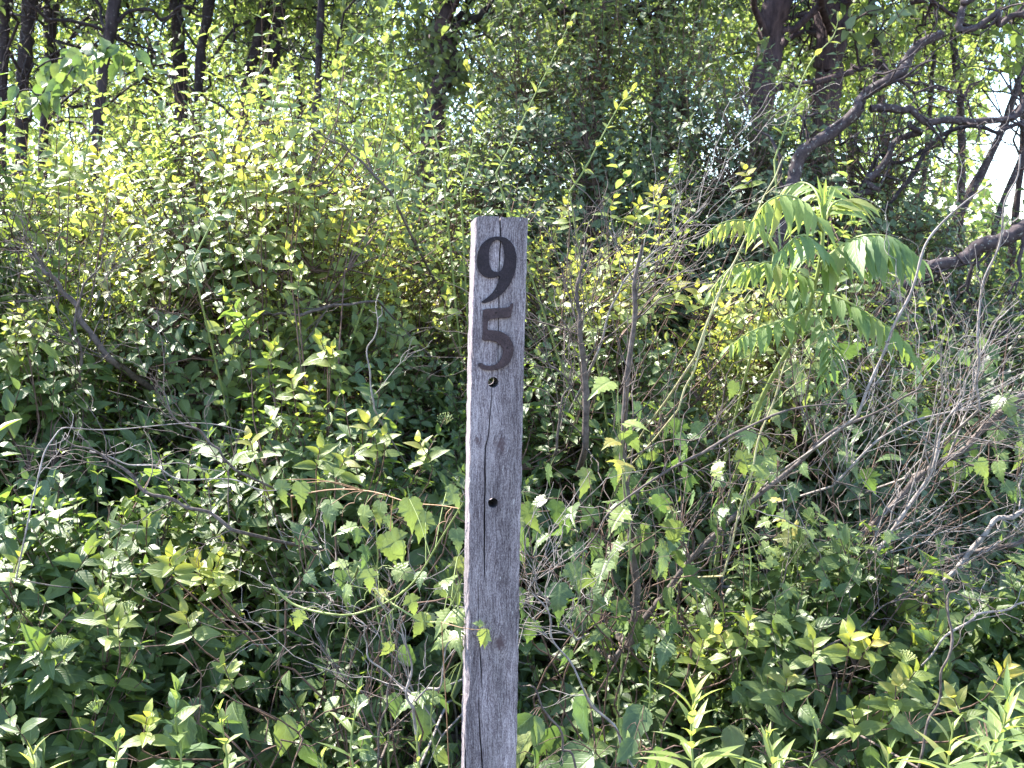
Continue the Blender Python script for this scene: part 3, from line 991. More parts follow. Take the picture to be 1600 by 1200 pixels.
shrub('dogwood_shrub', 'low yellow tipped bush in the lower right corner', 'shrub', 1.28, 2.5, .38, .36, .78, 240, 'dogwood', 0.064, .19, nobj=260, young=.8, nstem=10, gaps=.35)
shrub('dogwood_shrub', 'dark low bush at the foot of the post on the right', 'shrub', .33, 2.75, .40, .36, .58, 160, 'dogwood', 0.056, .19, nobj=180, young=.15, nstem=10, gaps=.3)
shrub('dogwood_shrub', 'dark low bush at the foot of the post on the left', 'shrub', -.42, 2.55, .36, .34, .52, 150, 'dogwood', 0.053, .18, nobj=160, young=.15, nstem=10, gaps=.4)

# grape-like vine mass right of the post
def vine_patch(label, x, y, rx, ry, z0, z1, n, leaf, nobj, key='lobed', young=.3, seed=0, name='lobed_vine', cat='vine', mat='lobed'):
    root = empty(name, (x, y, 0), label, cat, 'climbing vines')
    r = np.random.default_rng(seed + 7)
    stems = []
    for i in range(9):
        a = r.uniform(0, 2 * PI)
        e = np.array([x + rx * r.uniform(-.9, .9), y + ry * r.uniform(-.9, .5), r.uniform(z0 + (z1 - z0) * .4, z1)])
        b = np.array([x + r.normal(0, .05), y + ry * .3, 0])
        m1 = (b + e) / 2 + np.array([r.normal(0, .1), 0, .1])
        s = wobble(smooth_line([b, m1, e], 14), .03, rng=r)
        stems.append(s)
    src = np.concatenate([s[4:] for s in stems])
    p = np.stack([x + rx * r.uniform(-1, 1, n), y + ry * r.uniform(-1, 1, n), r.uniform(z0, z1, n)], 1)
    d2 = np.linalg.norm(p[:, None] - src[None], axis=2)
    q = src[np.argmin(d2, 1)]
    tw = [smooth_line([a, (a + b) / 2 + np.array([0, 0, .03]), b], 5) for a, b in zip(q, p)]
    link('stem', tube_mesh('stem', stems, [np.linspace(.0028, .0013, 14)] * len(stems), 6), root, M['shrub_stem'])
    link('leaf_stalks', tube_mesh('leaf_stalks', tw, [np.linspace(.0010, .0007, 5)] * n, 4), root, M['shrub_stem'], 'stuff')
    L = Leaves()
    D = np.array([0, -.35, -.75]) + r.normal(0, .5, (n, 3))
    Nn = np.array([0, -.55, .7]) + r.normal(0, .5, (n, 3))
    yy = np.clip(young * r.random(n) ** 2 + .35 * youth_field(p), 0, 1)
    L.add(p, D, Nn, leaf * r.uniform(.6, 1.25, n), yy)
    arr = L.arrays()
    idx = np.argsort(project(arr[0])[1])
    leaf_objects('leaf', key, M[mat], arr, idx[:nobj], root)
    if n > nobj:
        rest = np.ones(n, bool); rest[idx[:nobj]] = False
        joined('foliage', SH[key], arr, rest, M[mat], root)
    return root


vine_patch('toothed lobed leaves crowded against the right side of the post', .22, 2.45, .22, .22, .60, .96, 80, .062, 80, seed=1)
vine_patch('lobed green leaves behind the dark upright stem right of the post', .48, 2.75, .22, .25, .80, 1.12, 44, .062, 44, seed=2)
vine_patch('toothed leaves low among twigs in the lower middle', .45, 2.6, .3, .25, .45, .75, 36, .055, 36, seed=3)
vine_patch('sunlit lobed leaves just left of the post at mid height', -.27, 2.3, .2, .15, .72, .95, 14, .055, 14, seed=4, young=.5)
vine_patch('lobed leaves under the big toothed fronds', 1.0, 2.9, .35, .3, .85, 1.25, 60, .062, 60, seed=5)
vine_patch('serrated raspberry leaves at the bottom beside the post', .14, 2.0, .17, .14, .44, .62, 30, .085, 30, key='raspberry', seed=6, name='raspberry_bush', cat='bramble')
vine_patch('mixed toothed leaves at the bottom left of the post', -.55, 2.2, .4, .2, .35, .58, 45, .08, 45, key='raspberry', seed=8, name='raspberry_bush', cat='bramble')
vine_patch('toothed leaves at the bottom between the tall narrow weeds', .75, 2.15, .3, .18, .30, .52, 45, .08, 45, key='raspberry', seed=9, name='raspberry_bush', cat='bramble')


def tip_whorls():
    hosts = [o for o in COL.objects if o.name.split('.')[0] in ('dogwood_shrub', 'honeysuckle_shrub')]
    spots = [(150, 240, 3.3, 1, .05), (110, 250, 3.25, .9, .05), (80, 262, 3.3, .8, .05), (170, 275, 3.2, 1, .045), (60, 285, 3.3, .5, .055), (35, 490, 3.0, 1, .05), (10, 505, 3.0, .9, .05),
             (375, 240, 3.25, .95, .05), (400, 258, 3.25, .9, .05), (430, 245, 3.25, 1, .05), (455, 262, 3.2, .9, .05), (350, 255, 3.3, .9, .045), (420, 285, 3.2, .85, .045), (470, 290, 3.2, .9, .045),
             (545, 290, 3.3, 1, .045), (525, 300, 3.3, .8, .045), (410, 345, 3.1, .9, .045), (450, 390, 3.05, 1, .045), (470, 420, 3.05, .8, .045), (560, 360, 3.1, 1, .04), (700, 460, 3.05, .9, .035),
             (275, 285, 3.3, .8, .04), (245, 270, 3.3, .7, .04), (500, 530, 2.9, .9, .05), (520, 545, 2.9, .8, .05), (430, 540, 2.9, .7, .05), (455, 590, 2.8, .8, .05),
             (330, 890, 2.2, 1, .045), (310, 878, 2.2, .95, .05), (345, 870, 2.2, .9, .045), (265, 870, 2.2, .7, .05), (160, 935, 2.15, .45, .055), (185, 970, 2.15, .5, .055), (290, 960, 2.15, .45, .05),
             (350, 1040, 2.1, .6, .05), (30, 870, 2.2, .5, .05), (390, 685, 2.55, .55, .055), (575, 660, 2.6, .6, .055), (600, 680, 2.6, .6, .05), (655, 690, 2.6, .5, .05), (500, 700, 2.55, .45, .055),
             (540, 715, 2.5, .4, .055), (1020, 300, 3.3, 1, .045), (960, 310, 3.3, .9, .045), (1000, 320, 3.3, .8, .045), (1165, 265, 3.4, .7, .045), (885, 320, 3.3, .8, .04), (1090, 450, 3.0, .9, .05),
             (1060, 440, 3.0, .8, .045), (1180, 520, 2.95, .9, .045), (970, 470, 3.0, .9, .04), (940, 490, 3.0, .8, .04), (1130, 480, 2.95, .9, .045),
             (1170, 970, 2.2, .7, .05), (1125, 990, 2.2, .6, .055), (1330, 990, 2.15, 1, .05), (1365, 1000, 2.15, .95, .05), (1270, 1000, 2.2, .45, .055), (1400, 1070, 2.1, .6, .055), (1430, 1050, 2.1, .5, .05),
             (1570, 1045, 2.05, 1, .055), (1490, 1090, 2.05, .6, .05), (1230, 1060, 2.15, .4, .055), (1330, 1110, 2.1, .5, .05), (1100, 1000, 2.2, .7, .05), (230, 1120, 2.0, 1, .05)]
    for (px, py, d, yg, lf) in spots:
        c = np.array(at(px, py, d))
        root = min(hosts, key=lambda o: (o.location.x - c[0]) ** 2 + (o.location.y - .25 - c[1]) ** 2)
        up = unit(np.array([RNG.normal(0, .25), -.35 + RNG.normal(0, .2), 1.0]))
        foot = c - up * .09
        b = np.array([root.location.x, root.location.y, 0.05])
        inner = foot * .65 + b * .35
        inner[2] = foot[2] * .8
        ln = smooth_line([inner, foot, c], 8)
        link('shoot', tube_mesh('shoot', [ln], [np.linspace(.0022, .0010, 8)], 4), root, M['shrub_stem'])
        L = Leaves()
        U = unit(np.cross(up, [0, 1, .2])); W = np.cross(up, U)
        red = RNG.random() < .35
        for k in range(4):
            p = c - up * (.055 * (1 - k / 3))
            for s in (0, PI):
                az = k * PI / 2 + s + RNG.normal(0, .25)
                side = math.cos(az) * U + math.sin(az) * W
                op = 1.25 - .27 * k
                dd = up * math.cos(op) + side * math.sin(op) + np.array([0, 0, -.12]) + rand_unit(1)[0] * .12
                nn = up * .8 - side * .2 + np.array([0, -.35, 0]) + rand_unit(1)[0] * .25
                L.add([p], [dd], [nn], lf * (1.2 - .17 * k) * RNG.uniform(.8, 1.1), np.clip(yg * (.55 + .2 * k), 0, 1), RNG.uniform(.8, .95) if red and k > 1 else RNG.uniform(.1, .7))
        arr = L.arrays()
        leaf_objects('leaf', 'dogwood', M['dogwood'], arr, range(len(arr[0])), root)


tip_whorls()


# ------------------------------------------------------------------ upright leafy shoots (honeysuckle), traced
shoot_root = [o for o in COL.objects if o.name.startswith('honeysuckle_shrub')]


def traced_shoot(root, pts, d, n, leaf, young, w=3.0, mat='green_stem'):
    P = [at(a, b, d) for a, b in pts]
    ln = smooth_line(P, 24)
    down = smooth_line([(root.location.x, root.location.y, 0.3), ((P[0].x + root.location.x) / 2, (P[0].y + root.location.y) / 2, P[0].z * .6), P[0]], 10)[:-1]
    full = np.vstack([down, ln])
    r = np.concatenate([np.linspace(.004, w / 2 * d / F, 9), np.linspace(w / 2 * d / F, .0009, 24)])
    st = link('shoot', tube_mesh('shoot', [full], [r], 5), root, M[mat])
    L = Leaves()
    for k in range(n):
        t = .1 + .9 * k / (n - 1)
        i = min(22, int(t * 23))
        p = ln[i]; dr = unit(ln[i + 1] - ln[max(0, i - 1)])
        az = k * PI / 2 + RNG.normal(0, .3)
        u = unit(np.cross(dr, [0, 1, .1])); w_ = np.cross(dr, u)
        for s in (0, PI):
            side = math.cos(az * .5 + s) * u + math.sin(az * .5 + s) * w_ * .7
            op = 1.1 - .75 * t ** 3
            dd = dr * math.cos(op) + side * math.sin(op) + rand_unit(1)[0] * .15
            nn = dr * .8 + rand_unit(1)[0] * .45 + np.array([0, -.3, 0.2])
            L.add([p], [dd], [nn], leaf * RNG.uniform(.75, 1.1) * (1 - .35 * t ** 3), min(1, young * (.4 + .8 * t)))
    for s in range(3):
        L.add([ln[-1]], [unit(ln[-1] - ln[-2]) + rand_unit(1)[0] * .35], [rand_unit(1)[0]], leaf * .6, young)
    arr = L.arrays()
    leaf_objects('leaf', 'honeysuckle', M['honeysuckle'], arr, range(len(arr[0])), st)


hs = shoot_root
near = lambda d, x: min(hs, key=lambda o: (o.location.x - x) ** 2 + (o.location.y - d) ** 2)
for pts, d, n, lf, yg, x in [
        ([(890, 300), (915, 262), (945, 205), (968, 165), (988, 140)], 2.9, 7, .034, .8, 0),
        ([(775, 270), (800, 225), (825, 170), (855, 110), (893, 30)], 3.0, 8, .036, .5, 0),
        ([(618, 330), (617, 270), (618, 215), (615, 175)], 3.3, 5, .045, .5, -.8),
        ([(612, 170), (605, 100), (600, 50), (602, 20)], 3.6, 5, .05, .3, -.8),
        ([(690, 250), (676, 195), (668, 160), (658, 140)], 3.4, 5, .04, .8, -.2),
        ([(720, 300), (738, 230), (742, 160), (730, 105)], 3.6, 6, .045, .8, -.2),
        ([(450, 240), (438, 180), (430, 130), (428, 118)], 3.8, 5, .045, .6, -.8),
        ([(505, 200), (515, 150), (522, 125), (528, 105)], 3.9, 4, .045, .8, -.8),
        ([(330, 320), (345, 250), (352, 180), (350, 110)], 3.4, 6, .04, .3, -.8),
        ([(130, 260), (140, 200), (128, 150), (135, 100)], 3.4, 6, .045, .3, -1.8),
        ([(300, 410), (330, 350), (345, 320), (360, 300)], 2.9, 4, .04, .1, -.8),
        ([(1210, 250), (1260, 110), (1300, 60), (1310, 30)], 4.4, 6, .05, .5, 1.1)]:
    traced_shoot(near(d, x), pts, d, n, lf, yg)


# drooping leafy spray top left (large round leaves)
lsp = empty('sapling', (at(60, 300, 5.0).x - .4, 5.0, 0), 'sapling with big soft leaves hanging along a bough at the top left', 'sapling', 'saplings')
for pts, d in [([(0, 165), (35, 150), (75, 140), (110, 120), (145, 75)], 5.0), ([(60, 105), (100, 85), (140, 75), (175, 80), (200, 85)], 5.1)]:
    ln, r = limb(lsp, pts, [3, 2.5, 2, 1.5], d, 'bark_dark')
    L = Leaves()
    n = 34
    q = ln[RNG.integers(0, len(ln), n)] + RNG.normal(0, .02, (n, 3))
    L.add(q, np.array([0, -.2, -.8]) + RNG.normal(0, .4, (n, 3)), np.array([.2, -.7, .6]) + RNG.normal(0, .25, (n, 3)), RNG.uniform(.07, .10, n), .3 * RNG.random(n))
    arr = L.arrays()
    leaf_objects('leaf', 'raspberry', M['lobed'], arr, range(n), lsp)
e = at(0, 165, 5.0)
link('stem', tube_mesh('stem', [smooth_line([tuple(lsp.location), (lsp.location.x, 5.0, 1.2), tuple(e)], 14)], [np.linspace(.02, .008, 14)], 8), lsp, M['bark_dark'])


# ------------------------------------------------------------------ sumac
def frond(root, pts, d, n, leaf, young, droop=.8, face=None, thin=2.5):
    """Feather leaf: rachis with leaflets in pairs, hanging."""
    ds = d if hasattr(d, '__len__') else [d] * len(pts)
    P = [at(a, b, q) for (a, b), q in zip(pts, ds)]
    ln = smooth_line(P, 30)
    dm = float(np.mean(ds))
    r = np.linspace(thin * dm / F, .0007, 30)
    fr = link('frond', tube_mesh('frond', [ln], [r], 6), root, M['green_stem'])
    L = Leaves()
    for k in range(n):
        t = .16 + .82 * k / (n - 1)
        i = min(28, int(t * 29))
        p = ln[i]; dr = unit(ln[min(29, i + 1)] - ln[i - 1])
        sd = unit(np.cross(dr, [0, 0, 1.]))
        sz = leaf * (.55 + .6 * math.sin(PI * min(1, .15 + t * .85)))
        for s in (1, -1):
            dd = dr * .45 + s * sd * .75 + np.array([0, 0, -droop]) + rand_unit(1)[0] * .16
            nn = np.array([0, 0, .8]) + s * sd * .5 + np.array([0, -.35, 0]) + rand_unit(1)[0] * .28
            L.add([p], [dd], [nn], sz * RNG.uniform(.8, 1.12), np.clip(young + RNG.normal(0, .12), 0, 1))
    L.add([ln[-1]], [unit(ln[-1] - ln[-3]) + np.array([0, 0, -droop * .4])], [[0, -.3, 1]], leaf * .6, young)
    arr = L.arrays()
    leaf_objects('leaflet', 'sumac', M['sumac'], arr, range(len(arr[0])), fr)


sb = at(1245, 560, 2.55)
sumac = empty('sumac', (sb.x - .10, 3.15, 0), 'young sumac with fuzzy stem and big drooping feather leaves right of the post', 'sumac', None)
ln = smooth_line([(sb.x - .10, 3.15, 0), (sb.x - .08, 3.05, .6), (sb.x - .05, 2.75, 1.05), tuple(at(1250, 515, 2.55)), tuple(at(1272, 450, 2.5)), tuple(at(1284, 390, 2.48)), tuple(at(1287, 335, 2.47))], 34)
link('stem', tube_mesh('stem', [ln], [np.linspace(.0065, .0038, 34)], 10), sumac, M['green_stem'])
D0 = 2.47
L = Leaves()
for k in range(16):
    c = at(1286, 345, 2.47)
    az = k * 2.4
    dd = np.array([math.cos(az) * .45, math.sin(az) * .45, 1.0]) + rand_unit(1)[0] * .12
    L.add([np.array(c) + np.array([0, 0, .004 * k - .02])], [dd], [[-math.cos(az), -math.sin(az) - .3, .4]], RNG.uniform(.045, .08), RNG.uniform(.3, .7))
arr = L.arrays()
leaf_objects('young_leaf', 'sumac_narrow', M['sumac'], arr, range(16), sumac)
frond(sumac, [(1286, 362), (1262, 322), (1228, 305), (1196, 318), (1178, 345)], [D0, 2.42, 2.38, 2.34, 2.32], 11, 0.081, .55)
frond(sumac, [(1288, 350), (1300, 320), (1325, 312), (1358, 322)], [D0, 2.5, 2.54, 2.58], 9, 0.078, .45, droop=.3)
frond(sumac, [(1288, 345), (1284, 305), (1298, 292), (1322, 298)], [D0, 2.55, 2.62, 2.68], 8, 0.058, .6, droop=.3)
frond(sumac, [(1287, 345), (1275, 300), (1255, 285), (1232, 292)], [D0, 2.55, 2.6, 2.65], 8, 0.058, .7, droop=.5)
frond(sumac, [(1284, 410), (1315, 385), (1350, 368), (1395, 372), (1440, 405)], [2.48, 2.44, 2.40, 2.37, 2.36], 13, 0.107, .05, droop=.9, thin=3.5)
frond(sumac, [(1283, 400), (1272, 378), (1248, 368), (1220, 392)], [2.48, 2.40, 2.34, 2.30], 9, 0.081, .05, droop=.7)
frond(sumac, [(1275, 440), (1240, 425), (1200, 410), (1160, 425)], [2.5, 2.45, 2.4, 2.38], 10, 0.068, .3, droop=.7)
frond(sumac, [(1272, 455), (1310, 465), (1355, 490), (1400, 520), (1430, 560)], [2.5, 2.45, 2.42, 2.4, 2.4], 12, 0.068, .15, droop=.6)
frond(sumac, [(1262, 480), (1225, 500), (1180, 515), (1140, 540)], [2.52, 2.46, 2.42, 2.4], 10, 0.065, .25, droop=.6)
frond(sumac, [(1268, 470), (1290, 520), (1300, 560), (1285, 600)], [2.52, 2.44, 2.4, 2.38], 9, 0.058, .1, droop=.5)
s2 = at(1170, 560, 2.7)
sumac2 = empty('sumac', (s2.x, 3.2, 0), 'smaller sumac with one sunlit arching feather leaf left of the bigger one', 'sumac', None)
ln = smooth_line([(s2.x, 3.2, 0), (s2.x, 3.1, .7), tuple(at(1195, 470, 2.7)), tuple(at(1210, 395, 2.68))], 24)
link('stem', tube_mesh('stem', [ln], [np.linspace(.0045, .0025, 24)], 8), sumac2, M['green_stem'])
frond(sumac2, [(1210, 395), (1190, 358), (1160, 344), (1125, 350), (1098, 372)], [2.68, 2.62, 2.58, 2.55, 2.53], 12, .055, .75)
frond(sumac2, [(1204, 420), (1175, 410), (1140, 420), (1110, 455)], [2.68, 2.6, 2.55, 2.5], 10, .06, .35)
frond(sumac2, [(1208, 410), (1235, 440), (1250, 470), (1245, 510)], [2.68, 2.62, 2.58, 2.55], 9, .06, .2)


# ------------------------------------------------------------------ goldenrod and other weeds
def goldenrod(label, px, py, d, n, leaf, young, name='goldenrod', key='goldenrod', wide=.0045, mat='goldenrod', lean=0.0, top=.35):
    T = at(px, py, d)
    root = empty(name, (T.x - lean, d + .03, 0), label, 'weed', 'tall narrow leaved weeds')
    curl_ = RNG.uniform(.15, .5)
    ln = wobble(smooth_line([(T.x - lean, d + .03, 0), (T.x - lean * .4, d + .01, T.z * .55), tuple(T)], 30), .008)
    link('stem', tube_mesh('stem', [ln], [np.linspace(wide, .0014, 30)], 7), root, M['green_stem'])
    L = Leaves()
    for k in range(n):
        t = .45 + .55 * (k / (n - 1)) ** .85
        i = min(28, int(t * 29))
        p = ln[i]
        az = k * 2.4 + RNG.normal(0, .2)
        tt = (k / (n - 1))
        op = 1.25 - 1.05 * tt ** 2.2
        dd = np.array([math.cos(az) * math.sin(op), math.sin(az) * math.sin(op), math.cos(op) - curl_ * (1 - tt)]) + rand_unit(1)[0] * .16
        nn = np.array([-math.cos(az) * math.cos(op), -math.sin(az) * math.cos(op), math.sin(op)]) + rand_unit(1)[0] * .15
        sz = leaf * (1 - .62 * tt ** 2) * RNG.uniform(.6, 1.15)
        L.add([p], [dd], [nn], sz, np.clip(young * (.3 + .9 * tt) + RNG.normal(0, .05), 0, 1))
    arr = L.arrays()
    leaf_objects('leaf', key, M[mat], arr, range(len(arr[0])), root)
    return root


goldenrod('bright narrow leaved weed with drooping tips, tallest at lower middle right', 1085, 1080, 1.75, 44, .13, .55)
goldenrod('narrow leaved weed at the bottom edge, right neighbour of the tallest bright one', 1212, 1150, 1.75, 34, .11, .5)
goldenrod('tall narrow leaved weed at the right edge of the picture', 1562, 1075, 1.75, 48, .13, .3)
goldenrod('narrow leaved weed cut by the lower right corner', 1610, 1040, 1.9, 40, .12, .4)
goldenrod('narrow leaved weed in front of the yellow tipped corner bush', 1480, 1130, 1.8, 26, .13, .5)
goldenrod('small narrow leaved weed at the bottom, left of the right edge pair', 1400, 1160, 1.9, 22, .12, .3)
goldenrod('upright broad leaved weed with a pale top near the bottom left', 345, 1105, 1.95, 22, .07, .4, key='honeysuckle', name='upright_weed')
goldenrod('dark broad leaved weed with long curved leaves at bottom left', 275, 1060, 2.05, 18, .10, .1, key='dogwood', name='upright_weed')
goldenrod('narrow weed with a yellow green tip in the lower left corner', 65, 1160, 1.85, 18, .11, .6)
goldenrod('pointed narrow leaved weed leaning beside the dead stalks', 572, 1075, 1.9, 20, .11, .25, lean=.05)
goldenrod('low bright weed at the foot of the post on its left', 660, 1130, 1.8, 22, .05, .5, key='cleavers', name='cleavers')
goldenrod('thin cleavers stalk beside the left edge of the post', 680, 1080, 1.9, 26, .03, .3, key='cleavers', name='cleavers', wide=.002)
goldenrod('thin whorled stalk arching among the dark leaves right of the post', 995, 995, 2.1, 30, .028, .3, key='cleavers', name='cleavers', wide=.002, lean=-.05)
goldenrod('thin stalk of tiny leaves in front of the lower right bush', 1268, 1105, 2.0, 26, .028, .3, key='cleavers', name='cleavers', wide=.002)
goldenrod('small weed tip at the bottom edge left of centre', 520, 1165, 1.75, 20, .07, .5)
goldenrod('small weed at the bottom edge under the dark broad leaved one', 180, 1160, 1.8, 20, .09, .3, key='honeysuckle', name='upright_weed')


# young compound sprigs (bright) at mid right
def sprig(label, px, py, d, n, leaf, young, key='maple', mat='lobed', name='seedling', spreadv=.09):
    T = at(px, py, d)
    root = empty(name, (T.x, d + .05, 0), label, 'seedling', 'young seedlings in the thicket')
    ln = wobble(smooth_line([(T.x, d + .05, 0), (T.x + .02, d + .02, T.z * .6), tuple(T)], 20), .01)
    link('stem', tube_mesh('stem', [ln], [np.linspace(.003, .0013, 20)], 6), root, M['green_stem'])
    L = Leaves()
    for k in range(n):
        i = RNG.integers(13, 20)
        az = RNG.uniform(0, 2 * PI)
        side = np.array([math.cos(az), math.sin(az) * .7, RNG.uniform(-.3, .4)])
        p = ln[i] + side * spreadv * RNG.uniform(.2, 1)
        L.add([p], [side + np.array([0, -.1, -.3])], [np.array([0, -.5, .8]) + rand_unit(1)[0] * .4], leaf * RNG.uniform(.7, 1.2), np.clip(young + RNG.normal(0, .1), 0, 1))
    arr = L.arrays()
    st = [smooth_line([ln[15], (ln[15] + p) / 2 + np.array([0, 0, .01]), p], 4) for p in arr[0]]
    link('leaf_stalks', tube_mesh('leaf_stalks', st, [np.full(4, .0008)] * len(st), 3), root, M['green_stem'], 'stuff')
    leaf_objects('leaf', key, M[mat], arr, range(len(arr[0])), root)


sprig('bright sprig of small toothed leaves in front of the right hand tangle', 1255, 790, 2.5, 22, .04, .55)
sprig('small bright sprig just under the first one in the right hand tangle', 1315, 825, 2.5, 14, .035, .3)
sprig('yellow green sprig hanging by the pale stalks right of centre', 1168, 720, 2.4, 12, .035, .9)
sprig('backlit pair of big pale leaves by the dark upright stem', 975, 600, 2.4, 7, .062, .75, key='lobed', spreadv=.05)
sprig('white lit toothed leaves hanging left of the post', 575, 800, 2.2, 5, .055, .55, key='lobed', spreadv=.07)
sprig('pair of yellowish leaves beside the left edge of the post', 715, 880, 1.85, 6, .045, .6, key='lobed', spreadv=.03)
sprig('small lobed leaves hanging under the green vine loop', 690, 930, 2.0, 9, .05, .35, key='lobed', spreadv=.06)


# ------------------------------------------------------------------ dead branches and brush
def dead(label, pts, d, widths, sub, mat='dead_wood', name='dead_branch', rooted=True, sub_len=.35, fan=3, group='dead branches in the thicket', sides=7):
    ds = d if hasattr(d, '__len__') else [d] * len(pts)
    P = [at(a, b, q) for (a, b), q in zip(pts, ds)]
    K = 8 * (len(P) - 1) + 1
    dm = float(np.mean(ds))
    line = wobble(smooth_line(P, K), .006)
    w = np.interp(np.linspace(0, 1, K), np.linspace(0, 1, len(widths)), widths) / 2 * dm / F
    w = w * (1 + .1 * RNG.normal(size=K))
    b = P[0]
    root = empty(name, (b.x, b.y, 0), label, 'branch', group)
    if rooted and b.z > .05:
        dr = unit(line[0] - line[4])
        k = min(.6, b.z)
        g = smooth_line([(b.x + dr[0] * .35, b.y + .95, -.02), (b.x + dr[0] * .3, b.y + .8, b.z * .6), tuple(line[0])], 9)[:-1]
        line = np.vstack([g, line])
        w = np.concatenate([np.linspace(w[0] * 1.2, w[0], 8), w])
        K += 8
    link('branch', tube_mesh('branch', [line], [w], sides), root, M[mat])
    tl, tr_ = [], []
    s0 = 8 if rooted else 1
    for i in range(int(sub * .62)):
        q = RNG.integers(s0, K - 1)
        dr = unit(line[min(K - 1, q + 1)] - line[q - 1])
        dd = unit(dr * .9 + rand_unit(1)[0] * np.array([1, .6, 1]) * .8)
        sl = sub_len * RNG.uniform(.45, 1.5)
        bend = rand_unit(1)[0] * sl * .10
        t = wobble(smooth_line([line[q], line[q] + dd * sl * .5 + bend, line[q] + dd * sl - bend * .3], 10), .02 * sl)
        r0 = min(w[q] * .5, .0026)
        tl.append(t); tr_.append(np.linspace(max(r0 * .8, .0010), .0006, 10))
        for j in range(fan):
            q2 = RNG.integers(2, 9)
            d3 = unit(dd + rand_unit(1)[0] * .8)
            sl2 = sl * RNG.uniform(.2, .55)
            b2 = rand_unit(1)[0] * sl2 * .2
            t2 = wobble(smooth_line([t[q2], t[q2] + d3 * sl2 * .5 + b2, t[q2] + d3 * sl2], 10), .02 * sl2)
            tl.append(t2); tr_.append(np.linspace(max(r0 * .45, .0007), .0004, 10))
    if tl:
        link('twigs', tube_mesh('twigs', tl, tr_, 4), root, M[mat], 'stuff')
    return root


# left
dead('forked grey dead branch lying over the left bushes', [(362, 828), (330, 800), (285, 778), (235, 760), (190, 730), (150, 702), (110, 680)], 2.25, [6.5, 6, 5.5, 5, 4, 3, 2], 24, 'dead_brown', sub_len=.16)
dead('thinner grey dead branch above the forked one on the left', [(368, 735), (340, 702), (310, 680), (280, 655), (245, 600)], 2.35, [4.5, 4, 3.5, 3, 2], 18, 'dead_brown', sub_len=.14)
dead('pale cane arching down over the left edge bushes', [(25, 905), (40, 830), (55, 760), (72, 705), (100, 673), (180, 672), (290, 669), (380, 690)], [2.05, 2.05, 2.1, 2.15, 2.2, 2.3, 2.35, 2.4], [2.5, 2.5, 2.5, 2.2, 2, 1.6, 1.2], 5, 'dead_wood', name='dead_cane', sub_len=.1, rooted=True)
dead('thin long twig running right below the grey dead branch', [(140, 705), (210, 722), (290, 745), (370, 750), (450, 768)], 2.3, [2.5, 2.5, 2, 1.5], 8, 'dead_wood', rooted=False, name='dead_cane', sub_len=.12)
dead('dark purple stem slanting through the upper left bush', [(170, 560), (130, 500), (95, 450), (70, 420), (52, 380)], 3.15, [10, 9, 8, 6, 3], 30, 'dead_brown', name='bare_stem', sub_len=.3)
dead('brown twiggy stem standing in the left bush gap', [(125, 620), (122, 540), (118, 480), (140, 430), (165, 400)], 3.1, [6, 5, 4, 3, 2], 30, 'dead_brown', name='bare_stem', sub_len=.25)
dead('dark horizontal bough inside the bush left of the post', [(590, 470), (520, 480), (460, 492), (400, 490)], 3.3, [3, 5, 6, 4], 8, 'dead_brown', name='bare_stem')
dead('thin upright grey stick left of the post', [(585, 640), (578, 560), (590, 510), (600, 480)], 2.6, [3, 2.5, 2, 1.5], 4, 'dead_wood', name='dead_cane', sub_len=.12)
dead('slanting brown stem through the pale bush above the post', [(610, 300), (560, 245), (530, 225), (490, 200)], 3.4, [4, 4, 3, 2], 6, 'dead_brown', name='bare_stem')
# bottom middle left stalks
dead('brown forked stalk nearest the left side of the post', [(655, 1200), (652, 1120), (650, 1090), (640, 1020), (628, 970)], 1.95, [5, 5, 4.5, 3, 2], 8, 'dead_wood', name='dead_stalk', sub_len=.2)
dead('pale stalk rising from the fork of the brown stalk', [(650, 1095), (675, 1055), (700, 1005), (718, 960)], 1.95, [4, 3, 2.5, 2], 4, 'dead_wood', name='dead_stalk', sub_len=.15, rooted=True)
dead('long thin stem crossing diagonally in the lower left centre', [(650, 1090), (600, 1040), (570, 980), (550, 955)], 2.05, [3, 3, 2.5, 1.5], 4, 'dead_wood', name='dead_stalk')
dead('rusty stalk with dry seed husks at lower centre left', [(590, 1200), (600, 1120), (612, 1070), (625, 1000), (635, 930)], 2.05, [4, 3.5, 3, 2.5, 2], 10, 'dead_brown', name='dead_stalk', sub_len=.15)
dead('tangle of thin dry twigs low in the shadow left of the post', [(600, 1150), (560, 1080), (510, 1020), (450, 985), (400, 965)], 2.2, [3, 2.5, 2, 2, 1.5], 22, 'dead_brown', name='dead_brush', sub_len=.25)
dead('second tangle of dry twigs in the shadow beside the post', [(690, 1150), (640, 1060), (600, 1000), (560, 950), (520, 920)], 2.3, [3, 2.5, 2, 2, 1.5], 20, 'dead_wood', name='dead_brush', sub_len=.25)
